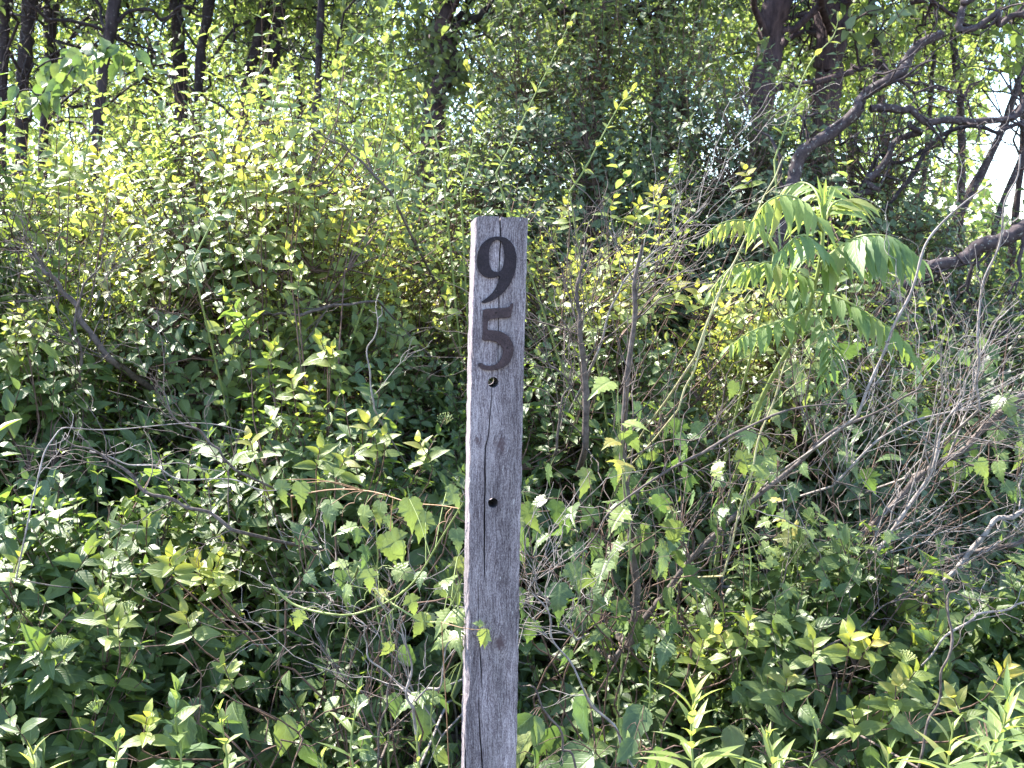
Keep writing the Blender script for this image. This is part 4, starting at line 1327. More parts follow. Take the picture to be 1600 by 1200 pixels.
# right of post
dead('dark upright stem right of the post running from ground to the twigs', [(985, 1010), (992, 930), (988, 860), (982, 780), (975, 700), (980, 600), (985, 510), (990, 450), (1005, 385)], 2.55, [14, 13, 11, 10, 10, 9, 8, 7, 5], 26, 'dead_brown', name='bare_stem', sub_len=.3)
dead('dark twiggy stem between the post and the dark upright stem', [(915, 700), (915, 600), (905, 520), (903, 450), (915, 400)], 2.9, [12, 10, 8, 5, 3], 36, 'dead_brown', name='bare_stem', sub_len=.32)
dead('long brown branch slanting up to the right through the tangle', [(960, 1030), (1020, 950), (1075, 885), (1140, 820), (1200, 765), (1255, 715), (1305, 672), (1380, 640), (1440, 610)], 2.6, [10, 10, 9, 9, 8, 7, 6, 4, 3], 44, 'dead_brown', sub_len=.35)
dead('pale bent stick crossing in front of the lower middle leaves', [(890, 885), (925, 845), (955, 815), (1060, 735), (1110, 700), (1160, 672), (1220, 655), (1330, 650)], 2.3, [2, 2.5, 3, 4.5, 5, 4.5, 3.5, 2], 18, 'dead_brown', rooted=False, sub_len=.2)
dead('thick grey branch rising to the right edge from the tangle', [(1200, 990), (1270, 915), (1340, 850), (1400, 790), (1460, 740), (1520, 690), (1570, 645), (1620, 605)], 2.75, [8, 9, 10, 10, 10, 10, 10, 11], 56, 'dead_brown', sub_len=.4)
dead('dense grey twiggy branch in the middle of the right hand tangle', [(1300, 930), (1350, 870), (1385, 810), (1430, 760), (1465, 700), (1480, 640), (1500, 590)], 2.6, [7, 8, 7, 6, 5, 4, 2], 44, 'dead_wood', sub_len=.35)
dead('light grey crooked branch low at the right edge', [(1430, 950), (1500, 875), (1540, 830), (1575, 800), (1620, 775)], 2.7, [8, 9, 9, 8, 8], 16, 'dead_wood', sub_len=.25)
dead('dark bough curving along the lower right', [(1380, 900), (1450, 880), (1520, 860), (1580, 850), (1620, 820)], 2.9, [9, 9, 8, 8, 8], 22, 'dead_brown', sub_len=.25)
dead('spreading dead brush above the right hand tangle', [(1300, 760), (1360, 700), (1420, 660), (1500, 640), (1570, 620)], 2.75, [4, 4, 3.5, 3, 2], 44, 'dead_wood', name='dead_brush', sub_len=.4)
dead('fan of dead twigs at the right edge in front of the field', [(1480, 720), (1510, 640), (1530, 560), (1560, 500), (1590, 460)], 2.8, [4, 3, 3, 2, 1.5], 16, 'dead_wood', name='dead_brush', sub_len=.35)
dead('long straight grey cane leaning in front of the big toothed fronds', [(1340, 650), (1370, 570), (1400, 505), (1425, 440), (1450, 375), (1500, 320), (1560, 280)], 2.3, [4.5, 4.5, 4.5, 4, 4, 3, 2], 8, 'dead_wood', name='dead_cane', sub_len=.15)
dead('pale upright cane in front of the low dark bough', [(1530, 640), (1530, 560), (1545, 450), (1575, 330), (1600, 240)], 2.6, [4, 4, 3.5, 3, 2.5], 8, 'dead_wood', name='dead_cane', sub_len=.15)
dead('dead brush among the leaves right of the digits', [(930, 560), (960, 480), (1000, 420), (1050, 370), (1110, 320)], 2.9, [4, 3, 3, 2, 2], 26, 'dead_wood', name='dead_brush', sub_len=.3)
dead('thin dry twigs in the dark gap right beside the post', [(870, 700), (870, 640), (890, 600), (850, 560), (840, 520)], 2.9, [4, 3, 3, 2, 2], 36, 'dead_brown', name='dead_brush', sub_len=.28)
dead('pair of straw coloured stalks left of the sumac stem', [(1060, 640), (1085, 560), (1110, 490), (1140, 420)], 2.45, [3, 3, 2.5, 2], 3, 'straw', name='straw_stalk', sub_len=.12)
dead('straw coloured stalk behind the sprig of yellow leaves', [(1130, 900), (1160, 780), (1195, 660), (1230, 560)], 2.5, [3.5, 3, 3, 2], 6, 'straw', name='straw_stalk', sub_len=.15)
dead('tall straw stalk rising beside the sumac', [(1085, 560), (1120, 470), (1150, 400), (1190, 320), (1222, 255)], 2.4, [4, 3.5, 3, 2.5, 2], 2, 'straw', name='straw_stalk', sub_len=.1)
dead('brown stick leaning from the post foot to the lower right', [(825, 920), (860, 990), (900, 1060), (945, 1130), (990, 1200)][::-1], 1.95, [4, 4, 3.5, 3, 2.5], 6, 'dead_wood', name='dead_stalk', rooted=False, sub_len=.15)
dead('dark stick at the bottom right beside the post', [(905, 1215), (880, 1160), (850, 1110), (812, 1060)], 1.85, [4, 4, 3.5, 3], 2, 'dead_brown', name='dead_stalk', rooted=False, sub_len=.1)
dead('low tangle of curled dry twigs right beside the post', [(900, 1000), (870, 950), (840, 930), (830, 900)], 2.3, [3.5, 3, 2.5, 2], 55, 'dead_wood', name='dead_brush', sub_len=.22)
dead('dry brush in the shadow at the lower right', [(1200, 1150), (1230, 1080), (1290, 1020), (1360, 970), (1420, 930)], 2.4, [5, 4, 3.5, 3, 2], 45, 'dead_brown', name='dead_brush', sub_len=.25)
dead('reddish upright stick at lower right', [(1435, 1200), (1460, 1110), (1480, 1020), (1485, 950), (1500, 910)], 1.95, [5, 4.5, 4, 4, 3], 5, 'dead_brown', name='dead_stalk', sub_len=.15)
dead('bare diagonal twig with side shoots at the lower right edge', [(1440, 1040), (1500, 975), (1560, 955), (1620, 940)], 2.3, [3, 4, 4, 3], 8, 'dead_wood', rooted=False, sub_len=.12)


# ------------------------------------------------------------------ green vines with tendrils
def vine(label, pts, d, w, leaves, mat='green_stem', tendrils=3, key='lobed', leaf=.05, name='trailing_vine', young=.5):
    ds = d if hasattr(d, '__len__') else [d] * len(pts)
    P = [at(a, b, q) for (a, b), q in zip(pts, ds)]
    ln = smooth_line(P, 40)
    root = empty(name, (P[0].x, P[0].y, 0), label, 'vine', 'climbing vines')
    tail = smooth_line([(P[0].x - .15, P[0].y + .6, 0), (P[0].x - .1, P[0].y + .5, P[0].z * .7), P[0]], 10)[:-1]
    full = np.vstack([tail, ln])
    dm = float(np.mean(ds))
    link('stem', tube_mesh('stem', [full], [np.linspace(w / 2 * dm / F * 1.2, w / 2 * dm / F * .5, len(full))], 7), root, M[mat])
    tl = []
    for k in range(tendrils):
        i = RNG.integers(6, 36)
        a = ln[i]
        th = np.linspace(0, 4 * PI, 26)
        rr_ = np.linspace(.012, .004, 26)
        dirn = np.array([RNG.normal(0, .4), -.2, -.8])
        c = a + dirn * np.linspace(0, .06, 26)[:, None] + np.stack([np.cos(th) * rr_ - rr_[0], np.sin(th) * rr_ * .5, np.sin(th) * rr_], 1) * np.linspace(0, 1, 26)[:, None]
        tl.append(c)
    if tl:
        for c in tl:
            link('tendril', tube_mesh('tendril', [c], [np.linspace(.0009, .0005, 26)], 4), root, M[mat])
    L = Leaves()
    for (a, b, s, y) in leaves:
        p = at(a, b, dm)
        L.add([p], [[RNG.normal(0, .5), -.2, -1]], [[RNG.normal(0, .5), -.9, .5]], s * .8, y * .7)
    if leaves:
        arr = L.arrays()
        st = []
        for p in arr[0]:
            q = ln[np.argmin(np.linalg.norm(ln - p, axis=1))]
            st.append(smooth_line([q, (q + p) / 2 + np.array([0, 0, .01]), p], 6))
        for s in st:
            link('leaf_stalk', tube_mesh('leaf_stalk', [s], [np.full(6, .0009)], 4), root, M[mat])
        leaf_objects('leaf', key, M['lobed'], arr, range(len(arr[0])), root)
    return root


vine('green vine looping low from the left up to the post', [(425, 915), (460, 945), (520, 960), (560, 958), (610, 938), (650, 905), (690, 840), (724, 785)], [2.05, 2.05, 2.0, 2.0, 1.95, 1.9, 1.82, 1.76], 4.5,
     [(545, 915, .05, .8), (470, 955, .045, .7), (612, 1005, .04, .8), (640, 930, .05, .4), (700, 760, .06, .5), (640, 780, .075, .4), (665, 800, .07, .2)])
vine('green vine sagging beside the post with small heart shaped leaves', [(560, 885), (590, 925), (640, 960), (680, 972), (705, 945), (722, 905)], [2.0, 1.98, 1.92, 1.88, 1.82, 1.78], 4,
     [(575, 890, .05, .3), (665, 960, .06, .3), (705, 915, .05, .4), (715, 870, .045, .7)])
vine('thin reddish vine curving over the bushes left of the post', [(455, 775), (520, 765), (580, 768), (640, 785), (690, 790), (720, 795)], [2.25, 2.2, 2.1, 2.0, 1.9, 1.8], 2.5,
     [(470, 755, .06, .4), (440, 750, .06, .5), (570, 790, .065, .95), (595, 785, .06, .95), (610, 830, .08, .3), (515, 790, .05, .3)], mat='red_stem')



# ------------------------------------------------------------------ the numbered post
def wood_mat():
    m, nt, nd, lk = new_mat('weathered grey timber')
    out = N(nd, 'ShaderNodeOutputMaterial')
    tc = N(nd, 'ShaderNodeTexCoord')

    # two knots bend the grain: object coordinates are metres from the top centre of the front face
    def grain(scale, zs, detail, off=0.0):
        mp = N(nd, 'ShaderNodeMapping')
        mp.inputs['Scale'].default_value = (1, 1, zs)
        mp.inputs['Location'].default_value = (off, off, off)
        lk.new(warp.outputs[0], mp.inputs[0])
        n = N(nd, 'ShaderNodeTexNoise', Scale=scale, Detail=detail, Roughness=.7)
        lk.new(mp.outputs[0], n.inputs['Vector'])
        return n
    lo = N(nd, 'ShaderNodeTexNoise', Scale=7.0, Detail=2.0)
    lk.new(tc.outputs['Object'], lo.inputs['Vector'])
    cen = N(nd, 'ShaderNodeVectorMath', operation='SUBTRACT')
    lk.new(lo.outputs['Color'], cen.inputs[0])
    cen.inputs[1].default_value = (.5, .5, .5)
    sc = N(nd, 'ShaderNodeVectorMath', operation='MULTIPLY')
    lk.new(cen.outputs[0], sc.inputs[0])
    sc.inputs[1].default_value = (.030, .0, .0)
    warp = N(nd, 'ShaderNodeVectorMath', operation='ADD')
    lk.new(tc.outputs['Object'], warp.inputs[0])
    lk.new(sc.outputs[0], warp.inputs[1])
    knots = []
    for (kx, kz, rad) in KNOTS:
        df = N(nd, 'ShaderNodeVectorMath', operation='SUBTRACT')
        lk.new(tc.outputs['Object'], df.inputs[0])
        df.inputs[1].default_value = (kx, 0, kz)
        ml = N(nd, 'ShaderNodeVectorMath', operation='MULTIPLY')
        lk.new(df.outputs[0], ml.inputs[0])
        ml.inputs[1].default_value = (1, .25, .75)
        le = N(nd, 'ShaderNodeVectorMath', operation='LENGTH')
        lk.new(ml.outputs[0], le.inputs[0])
        fa = N(nd, 'ShaderNodeMapRange', interpolation_type='SMOOTHSTEP')
        fa.inputs[1].default_value = 0
        fa.inputs[2].default_value = rad * 3.2
        fa.inputs[3].default_value = 1
        fa.inputs[4].default_value = 0
        lk.new(le.outputs['Value'], fa.inputs[0])
        # push the grain aside
        sxx = N(nd, 'ShaderNodeVectorMath', operation='SCALE')
        lk.new(df.outputs[0], sxx.inputs[0])
        f2 = N(nd, 'ShaderNodeMath', operation='MULTIPLY')
        lk.new(fa.outputs[0], f2.inputs[0])
        f2.inputs[1].default_value = -.75
        lk.new(f2.outputs[0], sxx.inputs['Scale'])
        w2 = N(nd, 'ShaderNodeVectorMath', operation='ADD')
        lk.new(warp.outputs[0], w2.inputs[0])
        lk.new(sxx.outputs[0], w2.inputs[1])
        warp = w2
        nk = N(nd, 'ShaderNodeTexNoise', Scale=220.0, Detail=3.0)
        lk.new(tc.outputs['Object'], nk.inputs['Vector'])
        nk2 = N(nd, 'ShaderNodeMath', operation='MULTIPLY_ADD')
        lk.new(nk.outputs[0], nk2.inputs[0])
        nk2.inputs[1].default_value = rad * 2.4
        lk.new(le.outputs['Value'], nk2.inputs[2])
        kk = N(nd, 'ShaderNodeMapRange', interpolation_type='SMOOTHSTEP')
        kk.inputs[1].default_value = rad * 2.6
        kk.inputs[2].default_value = rad * 1.5
        kk.inputs[3].default_value = 0
        kk.inputs[4].default_value = 1
        lk.new(nk2.outputs[0], kk.inputs[0])
        knots.append(kk)
    g1 = grain(700, .06, 4)
    g2 = grain(210, .03, 5, 3.0)
    g3 = grain(45, .10, 5, 9.0)
    sp = grain(800, .40, 3, 5.0)
    r1 = ramp(nd, [(.30, (.050, .037, .043)), (.50, (.138, .112, .122)), (.68, (.31, .272, .283))])
    mixv = N(nd, 'ShaderNodeMath', operation='MULTIPLY_ADD')
    lk.new(g1.outputs[0], mixv.inputs[0]); mixv.inputs[1].default_value = .38
    m2 = N(nd, 'ShaderNodeMath', operation='MULTIPLY_ADD')
    lk.new(g2.outputs[0], m2.inputs[0]); m2.inputs[1].default_value = .16
    m3 = N(nd, 'ShaderNodeMath', operation='MULTIPLY_ADD')
    lk.new(g3.outputs[0], m3.inputs[0]); m3.inputs[1].default_value = .16
    m4 = N(nd, 'ShaderNodeMath', operation='MULTIPLY')
    lk.new(sp.outputs[0], m4.inputs[0]); m4.inputs[1].default_value = .36
    lk.new(m4.outputs[0], m3.inputs[2])
    lk.new(m3.outputs[0], m2.inputs[2])
    lk.new(m2.outputs[0], mixv.inputs[2])
    ctr = N(nd, 'ShaderNodeMapRange')
    ctr.inputs[1].default_value = .42; ctr.inputs[2].default_value = .60
    lk.new(mixv.outputs[0], ctr.inputs[0])
    lk.new(ctr.outputs[0], r1.inputs[0])
    r1.color_ramp.elements[0].position = .05
    r1.color_ramp.elements[1].position = .5
    r1.color_ramp.elements[2].position = .98
    # broad stain patches
    st = N(nd, 'ShaderNodeTexNoise', Scale=13.0, Detail=6.0)
    ms_ = N(nd, 'ShaderNodeMapping')
    ms_.inputs['Scale'].default_value = (1.6, 1, .4)
    lk.new(tc.outputs['Object'], ms_.inputs[0])
    lk.new(ms_.outputs[0], st.inputs['Vector'])
    sr = N(nd, 'ShaderNodeMapRange')
    sr.inputs[1].default_value = .3; sr.inputs[2].default_value = .7; sr.inputs[3].default_value = .52; sr.inputs[4].default_value = 1.32
    lk.new(st.outputs[0], sr.inputs[0])
    hv = N(nd, 'ShaderNodeHueSaturation')
    lk.new(r1.outputs[0], hv.inputs['Color'])
    lk.new(sr.outputs[0], hv.inputs['Value'])
    col = hv.outputs[0]
    for kk in knots:
        mx = N(nd, 'ShaderNodeMix', data_type='RGBA')
        km = N(nd, 'ShaderNodeMath', operation='MULTIPLY')
        lk.new(kk.outputs[0], km.inputs[0]); km.inputs[1].default_value = .9
        lk.new(km.outputs[0], mx.inputs[0])
        lk.new(col, mx.inputs[6])
        mx.inputs[7].default_value = (.075, .05, .055, 1)
        col = mx.outputs[2]
    # a few flakes of old white paint near the top
    fl = N(nd, 'ShaderNodeTexNoise', Scale=95.0, Detail=2.0)
    mf = N(nd, 'ShaderNodeMapping')
    mf.inputs['Scale'].default_value = (1, 1, .4)
    mf.inputs['Location'].default_value = (.3, 0, 1.7)
    lk.new(tc.outputs['Object'], mf.inputs[0])
    lk.new(mf.outputs[0], fl.inputs['Vector'])
    fr = N(nd, 'ShaderNodeMapRange')
    fr.inputs[1].default_value = .70; fr.inputs[2].default_value = .74
    lk.new(fl.outputs[0], fr.inputs[0])
    sz = N(nd, 'ShaderNodeSeparateXYZ')
    lk.new(tc.outputs['Object'], sz.inputs[0])
    zr = N(nd, 'ShaderNodeMapRange')
    zr.inputs[1].default_value = -.34; zr.inputs[2].default_value = -.02; zr.inputs[3].default_value = .35; zr.inputs[4].default_value = 1
    lk.new(sz.outputs[2], zr.inputs[0])
    fm = N(nd, 'ShaderNodeMath', operation='MULTIPLY')
    lk.new(fr.outputs[0], fm.inputs[0]); lk.new(zr.outputs[0], fm.inputs[1])
    mx = N(nd, 'ShaderNodeMix', data_type='RGBA')
    lk.new(fm.outputs[0], mx.inputs[0])
    lk.new(col, mx.inputs[6])
    mx.inputs[7].default_value = (.62, .60, .60, 1)
    pb = N(nd, 'ShaderNodeBsdfPrincipled', Roughness=.9)
    pb.inputs['Specular IOR Level'].default_value = .2
    lk.new(mx.outputs[2], pb.inputs['Base Color'])
    b = N(nd, 'ShaderNodeBump', Strength=.7, Distance=.0012)
    lk.new(mixv.outputs[0], b.inputs['Height'])
    lk.new(b.outputs[0], pb.inputs['Normal'])
    lk.new(pb.outputs[0], out.inputs['Surface'])
    return m


PD = 1.815
P0 = at(784, 338, PD)
P1 = at(765.5, 1200, 1.765)
axz = (P0 - P1).normalized()
yaw = math.radians(6.5)
axx = Vector((math.cos(yaw), math.sin(yaw), 0))
axy = axz.cross(axx).normalized()
axx = axy.cross(axz).normalized()
PM = Matrix(((axx.x, axy.x, axz.x, P0.x), (axx.y, axy.y, axz.y, P0.y), (axx.z, axy.z, axz.z, P0.z), (0, 0, 0, 1)))
PMI = PM.inverted()


def face(px, py):
    """Photo pixel -> (x, z) on the post's front face, metres from its top centre."""
    c = Vector((0, 0, CAM_Z))
    d = at(px, py, 1.0) - c
    n = axy
    k = (P0 - c).dot(n) / d.dot(n)
    q = PMI @ (c + d * k)
    return q.x, q.z


PW, PDp = .0885, .088
PL = (P0.z + .12) / axz.z
KNOTS = [(*face(783, 695), .0085), (*face(746, 688), .0045), (*face(781, 1006), .0095)]

post = empty('signpost', (P0.x - axz.x * P0.z / axz.z, P0.y - axz.y * P0.z / axz.z, 0), 'weathered grey square timber post carrying the numerals 9 and 5', 'post')


def add_local(name, me, mat, parent=post):
    o = bpy.data.objects.new(name, me)
    if mat:
        me.materials.append(mat)
    COL.objects.link(o)
    o.parent = parent
    m = PM.copy()
    m.translation = m.translation - parent_loc(parent)
    o.matrix_basis = m
    return o


def eval_boolean(target, cutters):
    objs = []
    for c in cutters:
        o = bpy.data.objects.new('cut', c)
        COL.objects.link(o)
        md = target.modifiers.new('b', 'BOOLEAN')
        md.operation = 'DIFFERENCE'
        md.solver = 'EXACT'
        md.object = o
        objs.append(o)
    bpy.context.view_layer.update()
    dg = bpy.context.evaluated_depsgraph_get()
    me = bpy.data.meshes.new_from_object(target.evaluated_get(dg))
    target.modifiers.clear()
    target.data = me
    for o in objs:
        m = o.data
        bpy.data.objects.remove(o)
        bpy.data.meshes.remove(m)
    return target


def timber_mesh():
    r = random.Random(3)
    # rounded, slightly worn cross-section; ring spacing about 9 mm
    prof = []
    hw, e = PW / 2, .0035
    def side(a, b, n):
        for i in range(n):
            t = i / n
            prof.append((a[0] + (b[0] - a[0]) * t, a[1] + (b[1] - a[1]) * t))
    side((-hw + e, 0), (hw - e, 0), 14)
    side((hw - e, 0), (hw - e * .3, e * .3), 1)
    side((hw - e * .3, e * .3), (hw, e), 1)
    side((hw, e), (hw, PDp - e), 6)
    side((hw, PDp - e), (hw - e, PDp), 1)
    side((hw - e, PDp), (-hw + e, PDp), 8)
    side((-hw + e, PDp), (-hw, PDp - e), 1)
    side((-hw, PDp - e), (-hw, e), 8)
    side((-hw, e), (-hw + e * .3, e * .3), 1)
    side((-hw + e * .3, e * .3), (-hw + e, 0), 1)
    n = len(prof)
    rings = 150
    V, Q = [], []
    for k in range(rings + 1):
        z = -PL * k / rings
        for i, (x, y) in enumerate(prof):
            wv = .0006 * math.sin(z * 23 + x * 40) + .0004 * math.sin(z * 61 + i)
            ex = abs(x) > hw - e * 1.2
            rough = (r.uniform(-.0014, .0004) if ex else r.uniform(-.0002, .0002))
            xx = x + (1 if x > 0 else -1) * (rough if ex else 0) + .0012 * math.sin(z * 5.1)
            # chipped left front edge low down
            if x < -hw + e * 1.5 and y < .012:
                xx += .0022 * max(0, math.sin(z * 9 + 1.2)) + (.004 if -.73 > z > -.80 else 0)
            zz = z
            if k == 0:
                zz = r.uniform(-.0018, 0) - .003 * (1 if abs(x) > hw - e else 0)
            V.append((xx, y + wv + (r.uniform(-.0001, .0002)), zz))
    for k in range(rings):
        for i in range(n):
            j = (i + 1) % n
            Q.append((k * n + i, (k + 1) * n + i, (k + 1) * n + j, k * n + j))
    me = bpy.data.meshes.new('timber')
    Q.append(tuple(range(n)))
    Q.append(tuple(reversed(range(rings * n, rings * n + n))))
    me.from_pydata(V, [], Q)
    bm = bmesh.new()
    bm.from_mesh(me)
    bmesh.ops.recalc_face_normals(bm, faces=bm.faces)
    bm.to_mesh(me)
    bm.free()
    return me


def crack_mesh(pts, depth):
    """pts: (px, py, width in photo pixels) along a drying check; a wedge cut."""
    k = .00106
    bm = bmesh.new()
    rings = []
    for px, py, w in pts:
        x, z = face(px, py)
        w = w * k / 2
        rings.append([bm.verts.new((x - w, -.01, z)), bm.verts.new((x + w, -.01, z)), bm.verts.new((x + w * .5 + .0001, depth, z)), bm.verts.new((x - w * .5 - .0001, depth, z))])
    for a, b in zip(rings[:-1], rings[1:]):
        for i in range(4):
            j = (i + 1) % 4
            bm.faces.new((a[i], a[j], b[j], b[i]))
    bm.faces.new(rings[0][::-1])
    bm.faces.new(rings[-1])
    bmesh.ops.recalc_face_normals(bm, faces=bm.faces)
    me = bpy.data.meshes.new('cut')
    bm.to_mesh(me)
    bm.free()
    return me


def hole_mesh(px, py, rpx):
    x, z = face(px, py)
    bm = bmesh.new()
    bmesh.ops.create_cone(bm, cap_ends=True, segments=28, radius1=rpx * .00106, radius2=rpx * .00106, depth=.3,
                          matrix=Matrix.Translation((x, PDp / 2, z)) @ Matrix.Rotation(PI / 2, 4, 'X'))
    me = bpy.data.meshes.new('cut')
    bm.to_mesh(me)
    bm.free()
    return me


timber = add_local('timber', timber_mesh(), None)
keep = timber.matrix_basis.copy()
timber.parent = None
timber.matrix_basis = Matrix.Identity(4)
cr = random.Random(8)
def jag(pts, step=14):
    out = []
    for (x0, y0, w0), (x1, y1, w1) in zip(pts[:-1], pts[1:]):
        n = max(1, int(abs(y1 - y0) / step))
        for i in range(n):
            t = i / n
            out.append((x0 + (x1 - x0) * t + cr.uniform(-.5, .5), y0 + (y1 - y0) * t, (w0 + (w1 - w0) * t) * cr.uniform(.8, 1.2)))
    out.append(pts[-1])
    return out
eval_boolean(timber, [hole_mesh(770.8, 597.5, 8.4), hole_mesh(770.5, 786, 8.0)])
eval_boolean(timber, [crack_mesh(jag([(781.5, 325, 2.6), (782, 370, 2.4), (780, 420, 1.8), (779.5, 480, 1.6), (778.5, 540, 1.4), (777.5, 592, .8)]), .035)])
eval_boolean(timber, [crack_mesh(jag([(769, 604, 1.4), (766.5, 640, 1.5), (763, 680, 1.6), (758.5, 700, 2.2), (757.5, 780, 2.6), (757, 860, 2.8), (757.5, 924, .5)]), .03)])
eval_boolean(timber, [crack_mesh(jag([(746.5, 902, .6), (747.5, 940, 1.2), (748, 985, .6)]), .02),
                      crack_mesh(jag([(749.5, 1000, .8), (751.5, 1040, 2.8), (754, 1088, .6)]), .02),
                      crack_mesh(jag([(747.5, 1088, .7), (749, 1130, 2.3), (752, 1170, 2.5), (754, 1215, 2.5), (755, 1400, 1)]), .025),
                      crack_mesh(jag([(725.5, 1136, .8), (727.5, 1180, 2.2), (728, 1230, 2.2)]), .02)])
timber.data.materials.clear()
timber.data.materials.append(wood_mat())
timber.parent = post
timber.matrix_basis = keep
for p in timber.data.polygons:
    p.use_smooth = False


def rust_mat(name, c0, c1, chip=True):
    m, nt, nd, lk = new_mat(name)
    out = N(nd, 'ShaderNodeOutputMaterial')
    tc = N(nd, 'ShaderNodeTexCoord')
    n1 = N(nd, 'ShaderNodeTexNoise', Scale=380.0, Detail=5.0, Roughness=.7)
    lk.new(tc.outputs['Object'], n1.inputs['Vector'])
    r = ramp(nd, [(.34, c0), (.68, c1)])
    lk.new(n1.outputs[0], r.inputs[0])
    n2 = N(nd, 'ShaderNodeTexNoise', Scale=60.0, Detail=4.0)
    lk.new(tc.outputs['Object'], n2.inputs['Vector'])
    mr = N(nd, 'ShaderNodeMapRange')
    mr.inputs[1].default_value = .3; mr.inputs[2].default_value = .7; mr.inputs[3].default_value = .75; mr.inputs[4].default_value = 1.3
    lk.new(n2.outputs[0], mr.inputs[0])
    hv = N(nd, 'ShaderNodeHueSaturation')
    lk.new(r.outputs[0], hv.inputs['Color'])
    lk.new(mr.outputs[0], hv.inputs['Value'])
    pb = N(nd, 'ShaderNodeBsdfPrincipled', Roughness=.8)
    pb.inputs['Specular IOR Level'].default_value = .3
    n3 = N(nd, 'ShaderNodeTexNoise', Scale=230.0, Detail=2.0)
    m3 = N(nd, 'ShaderNodeMapping')
    m3.inputs['Location'].default_value = (.07, .2, .11)
    lk.new(tc.outputs['Object'], m3.inputs[0])
    lk.new(m3.outputs[0], n3.inputs['Vector'])
    c3 = N(nd, 'ShaderNodeMapRange')
    c3.inputs[1].default_value = .745; c3.inputs[2].default_value = .77
    lk.new(n3.outputs[0], c3.inputs[0])
    cm = N(nd, 'ShaderNodeMix', data_type='RGBA')
    lk.new(c3.outputs[0], cm.inputs[0])
    lk.new(hv.outputs[0], cm.inputs[6])
    cm.inputs[7].default_value = (.40, .37, .38, 1)
    lk.new(cm.outputs[2], pb.inputs['Base Color'])
    b = N(nd, 'ShaderNodeBump', Strength=.8, Distance=.0010)
    lk.new(n1.outputs[0], b.inputs['Height'])
    lk.new(b.outputs[0], pb.inputs['Normal'])
    lk.new(pb.outputs[0], out.inputs['Surface'])
    return m


def cr2face(pt):
    return face(660 + pt[0] / 4, 320 + pt[1] / 4)


NINE_OUT = [(370, 603), (369, 611), (380, 614), (400, 612), (440, 597), (480, 572), (520, 535), (552, 485), (574, 435), (587, 375), (587, 320), (576, 270), (555, 234), (525, 209), (490, 199),
            (455, 199), (420, 208), (387, 229), (360, 260), (343, 300), (337, 345), (342, 390), (357, 424), (385, 449), (420, 459), (452, 456), (482, 443), (476, 478), (460, 516), (435, 552), (402, 582)]
NINE_IN = [(455, 222), (432, 240), (419, 275), (413, 320), (415, 365), (426, 399), (445, 416), (465, 420), (482, 417), (498, 399), (508, 365), (512, 320), (508, 275), (499, 242), (485, 226), (470, 220)]
FIVE_OUT = [(378, 657), (392, 650), (430, 647), (480, 645), (530, 641), (546, 632), (554, 617), (560, 613), (567, 619), (562, 650), (551, 704), (530, 706), (470, 710), (408, 718), (404, 783), (440, 782),
            (490, 791), (530, 814), (558, 850), (571, 895), (563, 948), (541, 989), (505, 1018), (460, 1032), (410, 1035), (372, 1026), (351, 1009), (346, 996), (354, 988), (370, 988), (386, 1000),
            (412, 1005), (445, 1002), (474, 985), (494, 955), (502, 920), (498, 893), (480, 870), (450, 854), (415, 848), (385, 850), (370, 841), (375, 800), (379, 740), (374, 700), (375, 672)]


def resmooth(loop, sharp=()):
    """Chaikin-like rounding once, to keep corners but lose facets."""
    out = []
    n = len(loop)
    for i in range(n):
        a, b = loop[i], loop[(i + 1) % n]
        out.append((a[0] * .8 + b[0] * .2, a[1] * .8 + b[1] * .2))
        out.append((a[0] * .2 + b[0] * .8, a[1] * .2 + b[1] * .8))
    return out


def numeral(name, label, loops, mat, nails):
    cu = bpy.data.curves.new(name, 'CURVE')
    cu.dimensions = '2D'
    cu.fill_mode = 'BOTH'
    cu.extrude = .0015
    cu.bevel_depth = .0006
    cu.bevel_resolution = 1
    cu.offset = -.0006
    for lp in loops:
        sp = cu.splines.new('POLY')
        pts = [cr2face(p) for p in resmooth(lp)]
        sp.points.add(len(pts) - 1)
        for q, (x, z) in zip(sp.points, pts):
            q.co = (x, z, 0, 1)
        sp.use_cyclic_u = True
    tmp = bpy.data.objects.new('tmp', cu)
    COL.objects.link(tmp)
    bpy.context.view_layer.update()
    me = bpy.data.meshes.new_from_object(tmp.evaluated_get(bpy.context.evaluated_depsgraph_get()))
    bpy.data.objects.remove(tmp)
    me.transform(Matrix(((1, 0, 0, 0), (0, 0, -1, -.0027), (0, 1, 0, 0), (0, 0, 0, 1))))
    o = add_local(name, me, mat)
    o['label'] = label
    for (a, b) in nails:
        x, z = cr2face((a, b))
        bm = bmesh.new()
        bmesh.ops.create_cone(bm, cap_ends=True, segments=14, radius1=.0016, radius2=.0010, depth=.0012, matrix=Matrix.Translation((x, -.0052, z)) @ Matrix.Rotation(PI / 2, 4, 'X'))
        nm = bpy.data.meshes.new('nail')
        bm.to_mesh(nm)
        bm.free()
        nm.materials.append(M['nail'])
        q = bpy.data.objects.new('nail', nm)
        COL.objects.link(q)
        q.parent = o
    return o


M['nail'] = rust_mat('black nail head', (.008, .006, .007), (.03, .022, .022))
numeral('numeral', 'dark iron numeral 9, the upper one', [NINE_OUT, NINE_IN], rust_mat('dark iron', (.009, .006, .009), (.030, .021, .026)), [(403, 243), (464, 552)])
numeral('numeral', 'rusty iron numeral 5, the lower one', [FIVE_OUT], rust_mat('rusty iron', (.022, .013, .015), (.065, .042, .044)), [(457, 675), (529, 893)])

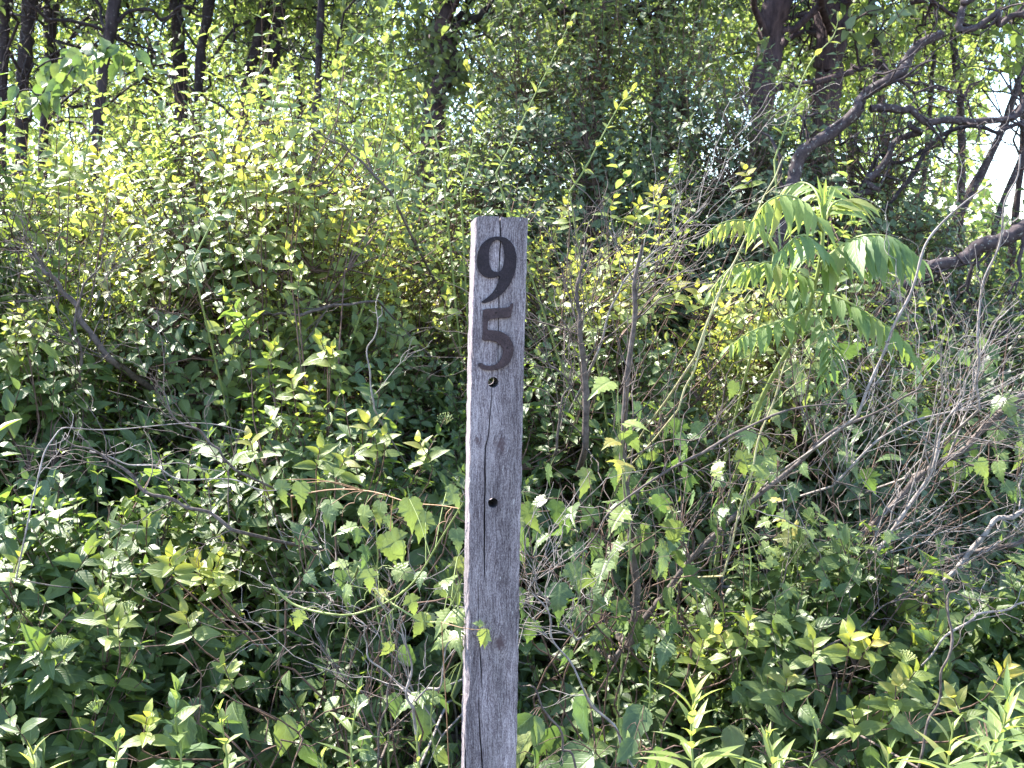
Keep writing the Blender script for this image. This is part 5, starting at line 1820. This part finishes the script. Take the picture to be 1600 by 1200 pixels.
# the tendril tip lying on the face of the post
vl = empty('vine_tip', (at(700, 975, 1.80).x, 1.80, 0), 'tiny curled vine tip with two pale leaves lying on the face of the post', 'vine', 'climbing vines')
P = [at(690, 972, 1.79), at(722, 981, 1.755), at(745, 984, 1.753), at(758, 982, 1.753)]
tail = smooth_line([(vl.location.x, 1.83, 0), (vl.location.x, 1.82, P[0].z * .6), tuple(P[0])], 8)[:-1]
ln = np.vstack([tail, smooth_line(P, 14)])
link('stem', tube_mesh('stem', [ln], [np.linspace(.0010, .0005, len(ln))], 5), vl, M['red_stem'])
L = Leaves()
for (a, b, dx, dz, s, y) in [(754, 975, -1, .1, .016, .6), (756, 984, -.1, -1, .030, .6), (762, 990, -.35, -1, .026, .9)]:
    L.add([at(a, b, 1.750)], [[dx, -.05, dz]], [[RNG.normal(0, .4), -1, .3]], s, y)
arr = L.arrays()
leaf_objects('leaf', 'lobed', M['lobed'], arr, range(3), vl)


# ------------------------------------------------------------------ fallen leaves and grass on the ground
n = 4000
gx = RNG.uniform(-3.2, 3.2, n); gy = RNG.uniform(1.3, 7.0, n)
L = Leaves()
L.add(np.stack([gx, gy, .035 + RNG.random(n) * .02], 1), RNG.normal(0, 1, (n, 3)) * [1, 1, .15], np.array([0, 0, 1]) + RNG.normal(0, .3, (n, 3)), RNG.uniform(.04, .08, n), .9, RNG.uniform(.8, 1, n))
arr = L.arrays()
fo = joined('fallen_leaves', SH['canopy_low'], arr, np.ones(n, bool), M['dead_brown'], None)
fo['label'] = 'brown fallen leaves covering the ground under the thicket'
fo['category'] = 'leaf litter'
n = 1600
gx = RNG.uniform(-2.2, 2.4, n); gy = RNG.uniform(1.5, 3.4, n)
L = Leaves()
L.add(np.stack([gx, gy, np.zeros(n)], 1), np.array([0, 0, 1]) + RNG.normal(0, .35, (n, 3)), np.array([0, -1, .2]) + RNG.normal(0, .5, (n, 3)), RNG.uniform(.12, .36, n), .2 * RNG.random(n))
arr = L.arrays()
go = joined('grass', SH['grass'], arr, np.ones(n, bool), M['goldenrod'], None)
go['label'] = 'thin green grass blades growing round the foot of the post and shrubs'
go['category'] = 'grass'

# far wood beyond the field
n = 44000
a = RNG.uniform(-.62, .75, n)
dd = RNG.uniform(22, 34, n)
hh = 7.4 + 2.6 * np.sin(a * 23 + .6) + 1.6 * np.sin(a * 51 + 1)
hh = np.where(a > -.05, hh * .72, hh) * np.where(a > .40, .55, 1) * np.where(a > .45, .55, 1)
zz = RNG.random(n) ** .9 * np.maximum(.6, hh)
L = Leaves()
L.add(np.stack([np.tan(a) * dd, dd, zz + .3], 1), rand_unit(n), np.array([-.2, -.2, .6]) + rand_unit(n) * .8, RNG.uniform(.16, .30, n), RNG.random(n) * .6)
arr = L.arrays()
fw = joined('distant_wood', SH['far_low'], arr, np.ones(n, bool), M['canopy'], None)
fw['label'] = 'far leafy wood edge seen in the gaps between the trunks'
fw['category'] = 'wood'
